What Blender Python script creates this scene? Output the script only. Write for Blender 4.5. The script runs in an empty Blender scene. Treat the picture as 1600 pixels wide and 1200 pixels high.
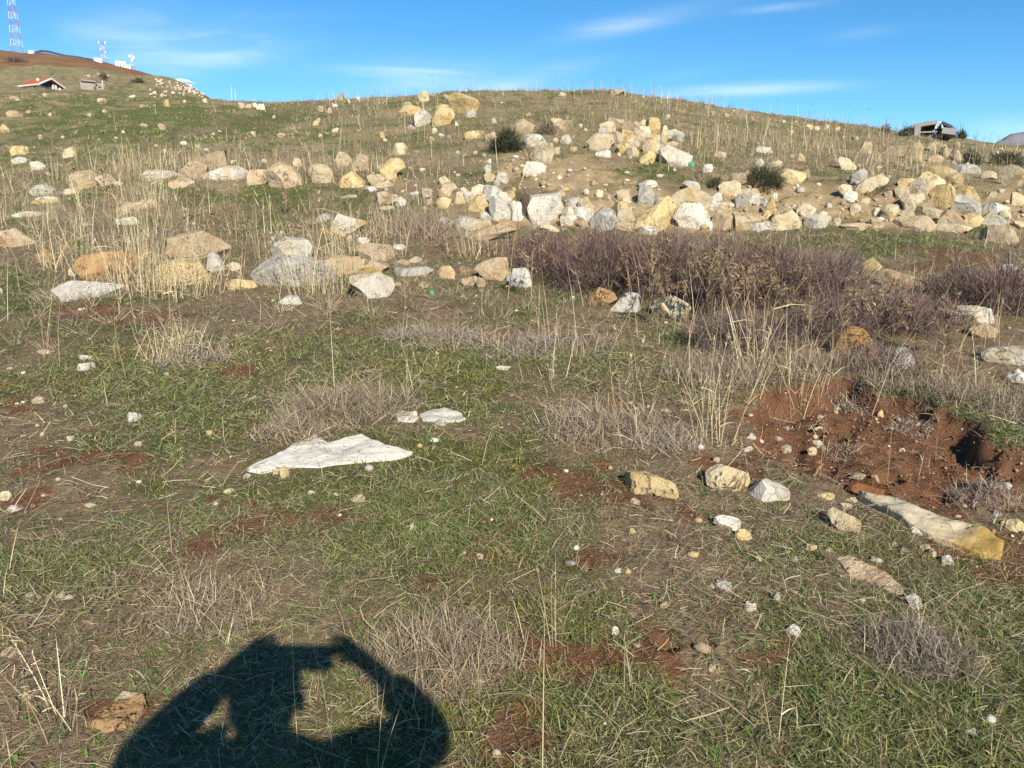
import bpy, bmesh, math, random
import numpy as np
from mathutils import Vector, Matrix

# ------------------------------------------------------------------ camera
CAM_H, PITCH, FPX = 1.5, math.radians(12.0), 1202.0
scene = bpy.context.scene
COL = scene.collection
cam_d = bpy.data.cameras.new("camera")
cam = bpy.data.objects.new("camera", cam_d)
COL.objects.link(cam)
cam.location = (0, 0, CAM_H)
cam.rotation_euler = (math.pi / 2 - PITCH, 0, 0)
cam_d.sensor_width = 36.0
cam_d.lens = 36.0 * FPX / 1600.0
cam_d.clip_start, cam_d.clip_end = 0.02, 20000
scene.camera = cam
SP, CP = math.sin(PITCH), math.cos(PITCH)


def pix_dir(x, y):
    a, v = (x - 800) / FPX, -(y - 600) / FPX
    return np.array([a, CP + v * SP, -SP + v * CP])


# the sun stands behind the photographer; the phone's own shadow falls at this spot
LIGHT = pix_dir(466, 1012)
LIGHT = LIGHT / np.linalg.norm(LIGHT)
SUN_EL = math.asin(-LIGHT[2])
SUN_AZ = math.atan2(-LIGHT[0], -LIGHT[1])      # clockwise from +Y

# ------------------------------------------------------------------ sky
world = bpy.data.worlds.new("World")
scene.world = world
world.use_nodes = True
wn, wl = world.node_tree.nodes, world.node_tree.links
wn.clear()


def wnode(t, **kw):
    n = wn.new(t)
    for k, v in kw.items():
        setattr(n, k, v)
    return n


sky = wnode('ShaderNodeTexSky', sky_type='NISHITA', sun_disc=False)
sky.sun_elevation, sky.sun_rotation = SUN_EL, SUN_AZ
sky.altitude, sky.air_density, sky.dust_density, sky.ozone_density = 1200, 0.72, 0.05, 2.6
hs = wnode('ShaderNodeHueSaturation')
hs.inputs['Saturation'].default_value = 1.25
hs.inputs['Value'].default_value = 1.07
hs.inputs['Hue'].default_value = 0.489
wl.new(sky.outputs[0], hs.inputs['Color'])
geo = wnode('ShaderNodeTexCoord')
DIR = geo.outputs['Generated']


def wmath(op, a, b=None, c=None):
    n = wnode('ShaderNodeMath', operation=op)
    for i, s in enumerate((a, b, c)):
        if s is None:
            continue
        if isinstance(s, (int, float)):
            n.inputs[i].default_value = s
        else:
            wl.new(s, n.inputs[i])
    return n.outputs[0]


def wdot(vec):
    n = wnode('ShaderNodeVectorMath', operation='DOT_PRODUCT')
    wl.new(DIR, n.inputs[0])
    n.inputs[1].default_value = vec
    return n.outputs['Value']


# thin cirrus: soft feathered streaks, broken up by stretched noise
wmap = wnode('ShaderNodeMapping')
wmap.inputs['Rotation'].default_value = (0.25, 0.3, 0.5)
wmap.inputs['Scale'].default_value = (3.0, 14.0, 30.0)
wl.new(DIR, wmap.inputs['Vector'])
wnz = wnode('ShaderNodeTexNoise')
wnz.inputs['Scale'].default_value = 1.0
wnz.inputs['Detail'].default_value = 6
wnz.inputs['Distortion'].default_value = 0.6
wl.new(wmap.outputs[0], wnz.inputs['Vector'])
wr = wnode('ShaderNodeMapRange')
wr.inputs['From Min'].default_value, wr.inputs['From Max'].default_value = 0.38, 0.72
wl.new(wnz.outputs[0], wr.inputs['Value'])
streak = wr.outputs[0]
tot = None
for (x0, y0, x1, y1, wd, amp) in [(860, 62, 1150, -2, 13, .46), (1130, 20, 1290, 4, 5, .40),
                                  (940, 150, 1310, 134, 8, .50), (40, 84, 470, 50, 34, .40),
                                  (470, 130, 900, 100, 26, .36), (1000, 128, 1140, 104, 8, .14), (560, 128, 700, 116, 16, .14),
                                  (1500, 205, 1700, 195, 14, .22), (1280, 60, 1410, 44, 7, .14),
                                  (230, 108, 430, 84, 13, .3), (720, 156, 920, 96, 13, .34)]:
    c0, c1 = pix_dir(x0, y0), pix_dir(x1, y1)
    c0, c1 = Vector(c0).normalized(), Vector(c1).normalized()
    c = (c0 + c1).normalized()
    t = (c1 - c0)
    la = t.length / 2
    t.normalize()
    n = c.cross(t).normalized()
    a = wmath('DIVIDE', wdot(t), la * 0.8)
    off = wmath('MULTIPLY', wmath('SUBTRACT', wnz.outputs[0], 0.5), 0.6)
    b = wmath('ADD', wmath('DIVIDE', wdot(n), wd / FPX), off)
    e = wmath('ADD', wmath('MULTIPLY', a, a), wmath('MULTIPLY', b, b))
    g = wmath('MULTIPLY', wmath('POWER', 2.718, wmath('MULTIPLY', e, -1.0)), amp)
    g = wmath('MULTIPLY', g, wmath('GREATER_THAN', wdot(c), 0.0))
    tot = g if tot is None else wmath('ADD', tot, g)
cl = wmath('MULTIPLY', tot, wmath('ADD', wmath('MULTIPLY', streak, 1.0), 0.25))
cmix = wnode('ShaderNodeMix', data_type='RGBA')
wl.new(cl, cmix.inputs['Factor'])
wl.new(hs.outputs[0], cmix.inputs['A'])
cmix.inputs['B'].default_value = (7.4, 8.0, 8.7, 1)
bg = wnode('ShaderNodeBackground')
bg.inputs['Strength'].default_value = 0.1
wl.new(cmix.outputs['Result'], bg.inputs['Color'])
wo = wnode('ShaderNodeOutputWorld')
wl.new(bg.outputs[0], wo.inputs['Surface'])

# ------------------------------------------------------------------ sun, exposure
sun_d = bpy.data.lights.new("sun", 'SUN')
sun_d.energy, sun_d.angle, sun_d.color = 5.0, math.radians(0.53), (1.0, 0.93, 0.82)
sun = bpy.data.objects.new("sun", sun_d)
COL.objects.link(sun)
sun.rotation_euler = Vector(LIGHT).to_track_quat('-Z', 'Y').to_euler()
sun.location = (5, -20, 20)
vs = scene.view_settings
vs.view_transform, vs.look, vs.exposure, vs.gamma, vs.use_curve_mapping = 'Standard', 'None', 0.68, 1.0, False
scene.cycles.max_bounces = 5
scene.cycles.diffuse_bounces = 3
scene.cycles.transparent_max_bounces = 4

# ------------------------------------------------------------------ noise
RNG = np.random.default_rng(7)


def _h(ix, iy, iz=0, s=0):
    n = (ix.astype(np.int64) * 374761393 + iy.astype(np.int64) * 668265263
         + np.asarray(iz, dtype=np.int64) * 2147483647 + s * 974634777) & 0xffffffff
    n = ((n ^ (n >> 13)) * 1274126177) & 0xffffffff
    n = ((n ^ (n >> 16)) * 2246822519) & 0xffffffff
    return ((n ^ (n >> 15)) & 0xffffff) / float(0xffffff)


def noise2(x, y, s=0):
    ix, iy = np.floor(x), np.floor(y)
    fx, fy = x - ix, y - iy
    fx, fy = fx * fx * (3 - 2 * fx), fy * fy * (3 - 2 * fy)
    a, b = _h(ix, iy, 0, s), _h(ix + 1, iy, 0, s)
    c, d = _h(ix, iy + 1, 0, s), _h(ix + 1, iy + 1, 0, s)
    return (a + (b - a) * fx) * (1 - fy) + (c + (d - c) * fx) * fy


def fbm2(x, y, o=4, s=0):
    v, a, t = 0, 1.0, 0
    for i in range(o):
        v = v + a * noise2(x * 2 ** i + 17.3 * i, y * 2 ** i - 9.1 * i, s + i)
        t += a
        a *= 0.5
    return v / t


def noise3(p, s=0):
    ip = np.floor(p)
    f = p - ip
    f = f * f * (3 - 2 * f)
    r = 0
    for dx in (0, 1):
        for dy in (0, 1):
            for dz in (0, 1):
                w = (f[:, 0] if dx else 1 - f[:, 0]) * (f[:, 1] if dy else 1 - f[:, 1]) * (f[:, 2] if dz else 1 - f[:, 2])
                r = r + w * _h(ip[:, 0] + dx, ip[:, 1] + dy, ip[:, 2] + dz, s)
    return r


def fbm3(p, o=3, s=0):
    v, a, t = 0, 1.0, 0
    for i in range(o):
        v = v + a * noise3(p * 2 ** i + 5.7 * i, s + i)
        t += a
        a *= 0.5
    return v / t


def sstep(e0, e1, x):
    t = np.clip((x - e0) / (e1 - e0), 0, 1)
    return t * t * (3 - 2 * t)


# ------------------------------------------------------------------ terrain
SLOPE = 0.12


def zpix(Y, y):
    v = -(y - 600) / FPX
    return CAM_H + Y * (-SP + v * CP) / (CP + v * SP)


def ucol(x):
    v = 400 / FPX
    return (x - 800) / FPX / (CP + v * SP)


# for each column of the view: (distance, picture height) of the ground, then what lies past the crest
COLS = {
    -500: [(12, 350), (16, 300), (22, 235), (33, 165), (42, 140), (55, 150), (95, 150), (160, 136), (210, 128), (300, 105), (450, 84), (520, 92), (3000, 420)],
    0:    [(12, 346), (16, 290), (22, 222), (33, 153), (40, 141), (55, 149), (95, 148), (160, 136), (210, 126), (300, 104), (450, 78), (520, 84), (3000, 420)],
    60:   [(12, 346), (16, 288), (22, 220), (33, 153), (40, 142), (55, 150), (95, 148), (160, 136), (210, 126), (300, 106), (450, 81), (520, 88), (3000, 420)],
    160:  [(12, 346), (15, 288), (22, 215), (33, 155), (40, 146), (55, 152), (95, 150), (160, 142), (210, 130), (300, 113), (450, 95), (520, 103), (3000, 420)],
    220:  [(12, 345), (14.5, 284), (22, 212), (33, 157), (40, 149), (55, 155), (95, 152), (160, 144), (210, 132), (300, 117), (450, 106), (520, 114), (3000, 420)],
    300:  [(12, 345), (14, 284), (22, 212), (33, 158), (38, 150), (55, 158), (95, 155), (160, 145), (210, 138), (300, 128), (450, 142), (3000, 420)],
    400:  [(12, 343), (14, 286), (16, 262), (22, 212), (31, 166), (36, 161), (60, 175), (100, 180), (300, 205), (3000, 420)],
    470:  [(12, 342), (14, 286), (16, 262), (22, 210), (31, 162), (35, 160), (60, 178), (100, 190), (300, 215), (3000, 420)],
    600:  [(12, 338), (13.5, 290), (15.5, 262), (21, 212), (28, 162), (32, 153), (45, 165), (100, 200), (300, 220), (3000, 420)],
    700:  [(11.3, 356), (12.4, 310), (14, 272), (16.5, 235), (21, 195), (28, 148), (31, 144), (45, 165), (100, 200), (300, 220), (3000, 420)],
    800:  [(11.3, 358), (12.0, 308), (13.5, 266), (16.5, 222), (21, 185), (28, 144), (31, 141), (45, 165), (100, 200), (300, 220), (3000, 420)],
    960:  [(11.3, 360), (12.0, 308), (13.7, 268), (18, 208), (24, 166), (28, 145), (31, 141), (45, 165), (100, 200), (300, 220), (3000, 420)],
    1060: [(11.3, 360), (12.0, 308), (13.7, 270), (18, 214), (24, 176), (28, 160), (31, 157), (45, 180), (100, 205), (300, 225), (3000, 420)],
    1200: [(11.3, 358), (12.0, 310), (13.7, 276), (18, 228), (24, 193), (28, 180), (31, 178), (45, 195), (100, 215), (300, 230), (3000, 420)],
    1320: [(11.3, 358), (12.0, 314), (13.7, 284), (18, 242), (24, 208), (30, 196), (33, 195), (50, 205), (100, 215), (300, 230), (3000, 420)],
    1420: [(11.3, 358), (12.0, 318), (13.7, 290), (18, 256), (24, 224), (32, 211), (38, 210), (55, 214), (90, 211), (130, 216), (300, 230), (3000, 420)],
    1500: [(11.3, 360), (12.2, 322), (14, 292), (18, 264), (24, 236), (34, 220), (40, 217), (55, 220), (90, 219), (130, 219), (300, 224), (3000, 420)],
    1600: [(11.3, 362), (12.2, 330), (14, 300), (18, 272), (24, 250), (30, 243), (34, 231), (40, 231), (60, 236), (130, 236), (400, 232), (3000, 420)],
    2100: [(11.3, 366), (12.4, 338), (14, 306), (18, 278), (24, 258), (30, 252), (34, 240), (40, 240), (60, 246), (130, 246), (400, 240), (3000, 420)],
}
LY = np.linspace(math.log(1.0), math.log(3000), 900)
UG = np.linspace(-1.25, 1.25, 501)
_tab = []
_us = []
for _x, _c in COLS.items():
    pts = [(y0, SLOPE * y0) for y0 in (1.0, 1.5, 2, 3, 4, 5, 6, 7, 8, 9.2)] + [(d, zpix(d, y)) for d, y in _c]
    d = np.array([p[0] for p in pts])
    z = np.array([p[1] for p in pts])
    _tab.append(np.interp(np.exp(LY), d, z))
    _us.append(ucol(_x))
_tab = np.array(_tab)
TAB = np.array([np.interp(UG, _us, _tab[:, j]) for j in range(len(LY))])      # [LY, U]
_k = np.exp(-0.5 * (np.arange(-6, 7) / 2.0) ** 2)
_k /= _k.sum()
TAB = np.apply_along_axis(lambda r: np.convolve(np.pad(r, 6, mode='edge'), _k, 'valid'), 0, TAB)
_k = np.exp(-0.5 * (np.arange(-12, 13) / 4.0) ** 2)
_k /= _k.sum()
TAB = np.apply_along_axis(lambda r: np.convolve(np.pad(r, 12, mode='edge'), _k, 'valid'), 1, TAB)


def base_height(X, Y):
    Yc = np.clip(Y, 1.0, 2990)
    u = np.clip(X / np.maximum(Yc, 2.0), -1.249, 1.249)
    fi = (np.log(Yc) - LY[0]) / (LY[1] - LY[0])
    fj = (u - UG[0]) / (UG[1] - UG[0])
    i = np.clip(fi.astype(int), 0, len(LY) - 2)
    j = np.clip(fj.astype(int), 0, len(UG) - 2)
    fi, fj = fi - i, fj - j
    z = (TAB[i, j] * (1 - fi) + TAB[i + 1, j] * fi) * (1 - fj) + (TAB[i, j + 1] * (1 - fi) + TAB[i + 1, j + 1] * fi) * fj
    return np.where(Y < 1.0, SLOPE * np.clip(Y, -12, 1.0), z)


def project(X, Y, Z):
    dz = Z - CAM_H
    fw = Y * CP - dz * SP
    up = Y * SP + dz * CP
    fw = np.where(fw > 0.05, fw, 0.05)
    return 800 + FPX * X / fw, 600 - FPX * up / fw, fw


def _march(fn, x, y):
    d = pix_dir(x, y)
    d = d / d[1]
    Ys = np.exp(np.linspace(math.log(1.0), math.log(900), 1500))
    h = fn(d[0] * Ys, Ys) - (CAM_H + d[2] * Ys)
    k = np.argmax(h > 0)
    if h[k] <= 0:
        k = len(Ys) - 1
    if k == 0:
        Yv = Ys[0]
    else:
        t = h[k - 1] / (h[k - 1] - h[k]) if h[k] != h[k - 1] else 0.5
        Yv = Ys[k - 1] + (Ys[k] - Ys[k - 1]) * t
    return np.array([d[0] * Yv, Yv, float(fn(np.array([d[0] * Yv]), np.array([Yv]))[0])])


def poly_sdf(px, py, poly):
    """signed distance, negative inside"""
    P = np.array(poly)
    d = np.full(px.shape, 1e9)
    ins = np.zeros(px.shape, bool)
    n = len(P)
    for i in range(n):
        a, b = P[i], P[(i + 1) % n]
        e = b - a
        wx, wy = px - a[0], py - a[1]
        t = np.clip((wx * e[0] + wy * e[1]) / (e @ e), 0, 1)
        d = np.minimum(d, (wx - e[0] * t) ** 2 + (wy - e[1] * t) ** 2)
        c = (a[1] <= py) != (b[1] <= py)
        with np.errstate(divide='ignore', invalid='ignore'):
            xi = a[0] + (py - a[1]) * e[0] / (e[1] if e[1] else 1e-9)
        ins ^= c & (px < xi)
    d = np.sqrt(d)
    return np.where(ins, -d, d)


# the dug patch of red earth
PIT = [_march(base_height, x, y)[:2] for x, y in
       [(1150, 655), (1195, 612), (1260, 596), (1330, 586), (1395, 610), (1440, 628), (1500, 655), (1560, 690), (1640, 715), (1760, 760),
        (1760, 850), (1640, 812), (1560, 800), (1480, 790), (1400, 772), (1330, 757), (1250, 735), (1190, 705)]]
MOUND = _march(base_height, 1462, 352)
HOLES = [(_march(base_height, x, y), r) for x, y, r in
         [(1042, 1018, .03), (1099, 1016, .026), (1470, 748, .045), (1385, 690, .04), (1590, 725, .05), (952, 812, .035), (1390, 730, .05), (918, 888, .022), (1270, 636, .03)]]


def height(X, Y):
    z = base_height(X, Y)
    R = np.hypot(X, Y)
    near = 1 - sstep(14, 40, R)
    z = z + (fbm2(X * 0.9, Y * 0.9, 3, 3) - 0.5) * (0.07 + 0.25 * sstep(12, 40, R)) * sstep(0.4, 1.5, R)
    z = z + (fbm2(X * 5, Y * 5, 4, 9) - 0.5) * 0.045 * near
    z = z + (fbm2(X * 0.08, Y * 0.08, 3, 5) - 0.5) * np.clip(R - 40, 0, 200) * 0.02
    # scree bank
    bank = sstep(10.9, 11.4, Y) * (1 - sstep(13.2, 15.0, Y)) * sstep(-0.12, 0.0, X / np.maximum(Y, 1))
    z = z + bank * ((fbm2(X * 2.2, Y * 2.2, 4, 21) - 0.5) * 0.38 + (fbm2(X * 9, Y * 9, 2, 23) - 0.5) * 0.08)
    z = z + 0.34 * np.exp(-(((X - MOUND[0]) / 0.75) ** 2 + ((Y - MOUND[1] - 0.55) / 0.55) ** 2))
    # pit
    m = (Y > 2) & (Y < 7) & (X > 0.5) & (X < 6)
    if np.any(m):
        xx, yy = X[m], Y[m]
        w = (fbm2(xx * 6, yy * 6, 3, 41) - 0.5) * 0.28
        s = poly_sdf(xx, yy, PIT) + w
        ins = sstep(0.0, 0.13, -s)
        clod = (fbm2(xx * 3.5, yy * 3.5, 5, 43) - 0.5) * 0.15 + (fbm2(xx * 14, yy * 14, 3, 47) - 0.5) * 0.075
        z = z.copy()
        z[m] += ins * (-0.13 + clod)
    for c, r in HOLES:
        d2 = ((X - c[0]) ** 2 + (Y - c[1]) ** 2) / (r * r)
        z = z - 1.6 * r * np.exp(-d2 ** 2) + 0.5 * r * np.exp(-((np.sqrt(d2) - 1.7) / 0.5) ** 2)
    return z


def ground(x, y):
    return _march(height, x, y)


def hz(X, Y):
    return float(height(np.array([float(X)]), np.array([float(Y)]))[0])


# ------------------------------------------------------------------ layout fields (picture ellipses -> ground)
SOIL = [(1020, 775, 75, 42, 1), (1120, 735, 70, 40, 1), (1075, 805, 50, 30, .9), (385, 580, 50, 16, 1), (560, 522, 80, 12, .9), (140, 715, 170, 32, .75),
        (50, 640, 90, 40, .5), (150, 490, 110, 16, .9), (905, 768, 34, 14, 1), (410, 800, 120, 40, .7), (60, 790, 110, 50, .6), (560, 935, 110, 34, .6),
        (1060, 1030, 180, 44, .65), (850, 1020, 90, 26, .5), (830, 392, 140, 24, .8), (1490, 400, 130, 26, .7), (190, 1125, 90, 32, .7),
        (1155, 580, 46, 26, .9), (700, 392, 70, 14, .7), (520, 470, 60, 10, .7), (640, 1140, 160, 60, .4), (800, 1150, 60, 60, .6), (980, 640, 40, 20, .5),
        (1300, 560, 60, 12, .5), (1480, 850, 120, 26, .7), (1600, 900, 90, 40, .4), (560, 362, 40, 10, .8), (1000, 880, 120, 26, .45), (300, 860, 60, 20, .4),
        (1480, 770, 140, 40, .9), (40, 900, 80, 60, .5)]
GREEN = [(880, 1110, 150, 90, 1), (660, 590, 190, 60, .7), (780, 740, 220, 60, .8), (1260, 870, 160, 40, .8), (680, 850, 260, 70, .7), (150, 560, 220, 50, .7),
         (120, 960, 140, 110, .7), (1400, 1110, 220, 90, .7), (1400, 378, 190, 24, 1), (200, 190, 240, 46, .9), (430, 310, 190, 34, .6), (620, 790, 200, 40, .7),
         (960, 460, 90, 30, .7), (350, 640, 200, 70, .7), (1240, 620, 60, 30, .6), (1560, 1000, 120, 90, .6), (60, 470, 120, 30, .7), (900, 560, 120, 50, .5),
         (820, 250, 120, 30, .5), (960, 260, 120, 40, .6), (1330, 660, 30, 10, .3), (330, 200, 160, 30, .7), (1540, 700, 60, 24, .6), (1300, 940, 200, 60, .5)]
THATCH = [(560, 620, 130, 70, 1), (950, 645, 170, 50, 1), (690, 1000, 120, 70, .9), (1440, 1005, 100, 60, .9), (250, 515, 190, 40, .9), (300, 940, 140, 80, .7),
          (850, 525, 160, 30, .8), (1330, 540, 220, 50, 1), (1520, 590, 140, 50, 1), (100, 410, 200, 40, .7), (640, 340, 100, 36, .9), (680, 480, 140, 30, .6), (1180, 500, 200, 60, .9),
          (900, 720, 60, 30, .5), (1500, 460, 150, 60, .6), (460, 1090, 200, 80, .6), (30, 1000, 60, 60, .4), (1000, 1140, 90, 50, .6)]


def blob(px, py, L):
    r = np.zeros(px.shape)
    for cx, cy, rx, ry, a in L:
        r = np.maximum(r, a * np.exp(-((px - cx) / rx) ** 2 - ((py - cy) / ry) ** 2))
    return r


def fields(X, Y):
    """soil, green, thatch weights 0..1 at ground points"""
    Z = base_height(X, Y)
    px, py, fw = project(X, Y, Z)
    inview = (Y > 0.8)
    n1, n2, n3 = fbm2(X * 1.1, Y * 1.1, 4, 61), fbm2(X * 1.6 + 9, Y * 1.6, 4, 71), fbm2(X * 1.3, Y * 1.3 + 5, 4, 81)
    fine = fbm2(X * 7, Y * 7, 3, 91)
    soil = np.where(inview, blob(px, py, SOIL), 0) * 0.86 + (n1 - 0.5) * 1.2 + (fine - .5) * 1.1
    green = np.where(inview, blob(px, py, GREEN), 0) * 0.7 + (n2 - 0.5) * 1.7 + (fine - .5) * .8 + 0.30
    that = np.where(inview, blob(px, py, THATCH), 0) * 0.9 + (n3 - 0.5) * 1.2 + 0.18
    soil = sstep(0.22, 0.85, soil)
    m = (Y > 2) & (Y < 7) & (X > 0.5) & (X < 6)
    if np.any(m):
        s = poly_sdf(X[m], Y[m], PIT) + (fbm2(X[m] * 6, Y[m] * 6, 3, 41) - 0.5) * 0.28
        pit = sstep(-0.02, 0.06, -s)
        soil[m] = np.maximum(soil[m], pit)
        green[m] -= pit * .9
        that[m] -= pit * .5
    return soil, np.clip(green, 0, 1), np.clip(that, 0, 1)

# ------------------------------------------------------------------ object helpers
def mesh_np(name, V, F, cols=None, smooth=False, fl=None):
    """V (n,3); F (m,3) or (m,4) index array; cols optional (n,3)"""
    me = bpy.data.meshes.new(name)
    V = np.ascontiguousarray(V, dtype=np.float32)
    F = np.ascontiguousarray(F, dtype=np.int32)
    k = F.shape[1]
    me.vertices.add(len(V))
    me.vertices.foreach_set('co', V.ravel())
    me.loops.add(F.size)
    me.loops.foreach_set('vertex_index', F.ravel())
    me.polygons.add(len(F))
    me.polygons.foreach_set('loop_start', np.arange(0, F.size, k, dtype=np.int32))
    if smooth:
        me.polygons.foreach_set('use_smooth', np.ones(len(F), dtype=bool))
    if cols is not None:
        a = me.color_attributes.new('Col', 'FLOAT_COLOR', 'POINT')
        c4 = np.ones((len(V), 4), dtype=np.float32)
        c4[:, :3] = cols
        a.data.foreach_set('color', c4.ravel())
    me.update(calc_edges=True)
    me.validate()
    return me


def link(name, me, mat=None, parent=None, loc=None):
    o = bpy.data.objects.new(name, me)
    COL.objects.link(o)
    if mat is not None and me is not None and len(me.materials) == 0:
        me.materials.append(mat)
    if parent is not None:
        o.parent = parent
    if loc is not None:
        o.location = loc
    return o


def tag(o, label, cat, group=None, kind=None):
    o['label'] = label
    if cat:
        o['category'] = cat
    if group:
        o['group'] = group
    if kind:
        o['kind'] = kind
    return o


def empty(name, loc, rz=0.0):
    o = bpy.data.objects.new(name, None)
    COL.objects.link(o)
    o.location = loc
    o.rotation_euler = (0, 0, rz)
    o.empty_display_size = 0.2
    return o


class MB:
    """collects boxes, tubes and polygons into one mesh"""

    def __init__(self):
        self.v, self.f = [], []

    def poly(self, pts):
        i = len(self.v)
        self.v += [tuple(p) for p in pts]
        self.f.append(tuple(range(i, i + len(pts))))

    def box(self, c, s, rz=0.0, tilt=None):
        i = len(self.v)
        M = Matrix.Rotation(rz, 3, 'Z')
        if tilt:
            M = M @ Matrix.Rotation(tilt[0], 3, 'X') @ Matrix.Rotation(tilt[1], 3, 'Y')
        for dx, dy, dz in ((-1, -1, -1), (1, -1, -1), (1, 1, -1), (-1, 1, -1), (-1, -1, 1), (1, -1, 1), (1, 1, 1), (-1, 1, 1)):
            p = M @ Vector((dx * s[0] / 2, dy * s[1] / 2, dz * s[2] / 2))
            self.v.append((c[0] + p.x, c[1] + p.y, c[2] + p.z))
        for q in ((0, 3, 2, 1), (4, 5, 6, 7), (0, 1, 5, 4), (1, 2, 6, 5), (2, 3, 7, 6), (3, 0, 4, 7)):
            self.f.append(tuple(i + k for k in q))
        return self

    def tube(self, pts, r, n=5, cap=True):
        pts = [Vector(p) for p in pts]
        rr = r if isinstance(r, (list, tuple)) else [r] * len(pts)
        i = len(self.v)
        for k, p in enumerate(pts):
            t = (pts[min(k + 1, len(pts) - 1)] - pts[max(k - 1, 0)]).normalized()
            a = t.orthogonal().normalized()
            b = t.cross(a)
            for m in range(n):
                w = 2 * math.pi * m / n
                q = p + (a * math.cos(w) + b * math.sin(w)) * rr[k]
                self.v.append(tuple(q))
        for k in range(len(pts) - 1):
            for m in range(n):
                self.f.append((i + k * n + m, i + k * n + (m + 1) % n, i + (k + 1) * n + (m + 1) % n, i + (k + 1) * n + m))
        if cap:
            self.f.append(tuple(i + m for m in reversed(range(n))))
            self.f.append(tuple(i + (len(pts) - 1) * n + m for m in range(n)))
        return self

    def build(self, name, mat, parent=None, smooth=False):
        me = bpy.data.meshes.new(name)
        me.from_pydata(self.v, [], self.f)
        me.materials.append(mat)
        if smooth:
            for p in me.polygons:
                p.use_smooth = True
        me.update()
        return link(name, me, None, parent)


# ------------------------------------------------------------------ materials
class NT:
    def __init__(self, name, rough=0.85, spec=0.2):
        self.m = bpy.data.materials.new(name)
        self.m.use_nodes = True
        self.n, self.l = self.m.node_tree.nodes, self.m.node_tree.links
        self.p = self.n['Principled BSDF']
        self.p.inputs['Roughness'].default_value = rough
        self.p.inputs['Specular IOR Level'].default_value = spec

    def put(self, sock, v):
        if isinstance(v, bpy.types.NodeSocket):
            self.l.new(v, sock)
        elif isinstance(v, (tuple, list)) and len(v) == 3 and sock.type == 'RGBA':
            sock.default_value = (*v, 1)
        else:
            sock.default_value = v

    def node(self, t, ins=None, **kw):
        n = self.n.new(t)
        for k, v in kw.items():
            setattr(n, k, v)
        for k, v in (ins or {}).items():
            self.put(n.inputs[k], v)
        return n

    def noise(self, vec, scale, detail=5, rough=0.55, dist=0.0):
        return self.node('ShaderNodeTexNoise', {'Vector': vec, 'Scale': scale, 'Detail': detail, 'Roughness': rough, 'Distortion': dist}).outputs[0]

    def rng(self, v, a, b, c=0.0, d=1.0):
        return self.node('ShaderNodeMapRange', {'Value': v, 'From Min': a, 'From Max': b, 'To Min': c, 'To Max': d}).outputs[0]

    def mix(self, f, a, b, mode='MIX'):
        n = self.node('ShaderNodeMix', data_type='RGBA', blend_type=mode)
        self.put(n.inputs['Factor'], f)
        self.put(n.inputs['A'], a)
        self.put(n.inputs['B'], b)
        return n.outputs['Result']

    def math(self, op, a, b=0.0):
        n = self.node('ShaderNodeMath', operation=op)
        self.put(n.inputs[0], a)
        self.put(n.inputs[1], b)
        return n.outputs[0]

    def bump(self, h, strength, dist):
        n = self.node('ShaderNodeBump', {'Height': h, 'Strength': strength, 'Distance': dist})
        self.l.new(n.outputs[0], self.p.inputs['Normal'])

    def color(self, c):
        self.put(self.p.inputs['Base Color'], c)


def plain(name, col, rough=0.8, var=0.12, scale=8.0, metallic=0.0):
    t = NT(name, rough)
    co = t.node('ShaderNodeTexCoord').outputs['Object']
    nz = t.noise(co, scale, 5)
    c = t.mix(t.rng(nz, 0.3, 0.7), tuple(x * (1 - var) for x in col), tuple(min(1, x * (1 + var)) for x in col))
    c = t.mix(t.rng(t.noise(co, scale * 5, 3), 0.45, 0.75, 0, 0.35), c, tuple(x * 0.6 for x in col))
    t.color(c)
    t.p.inputs['Metallic'].default_value = metallic
    t.bump(nz, 0.15, 0.02)
    return t.m


def foliage(name, trans=0.25, rough=0.6):
    """colour comes from each blade's own colour"""
    t = NT(name, rough, 0.25)
    a = t.node('ShaderNodeVertexColor', layer_name='Col').outputs[0]
    t.color(a)
    if trans:
        tr = t.node('ShaderNodeBsdfTranslucent', {'Color': a})
        mx = t.node('ShaderNodeMixShader', {0: trans})
        t.l.new(t.p.outputs[0], mx.inputs[1])
        t.l.new(tr.outputs[0], mx.inputs[2])
        t.l.new(mx.outputs[0], t.n['Material Output'].inputs['Surface'])
    return t.m


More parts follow.
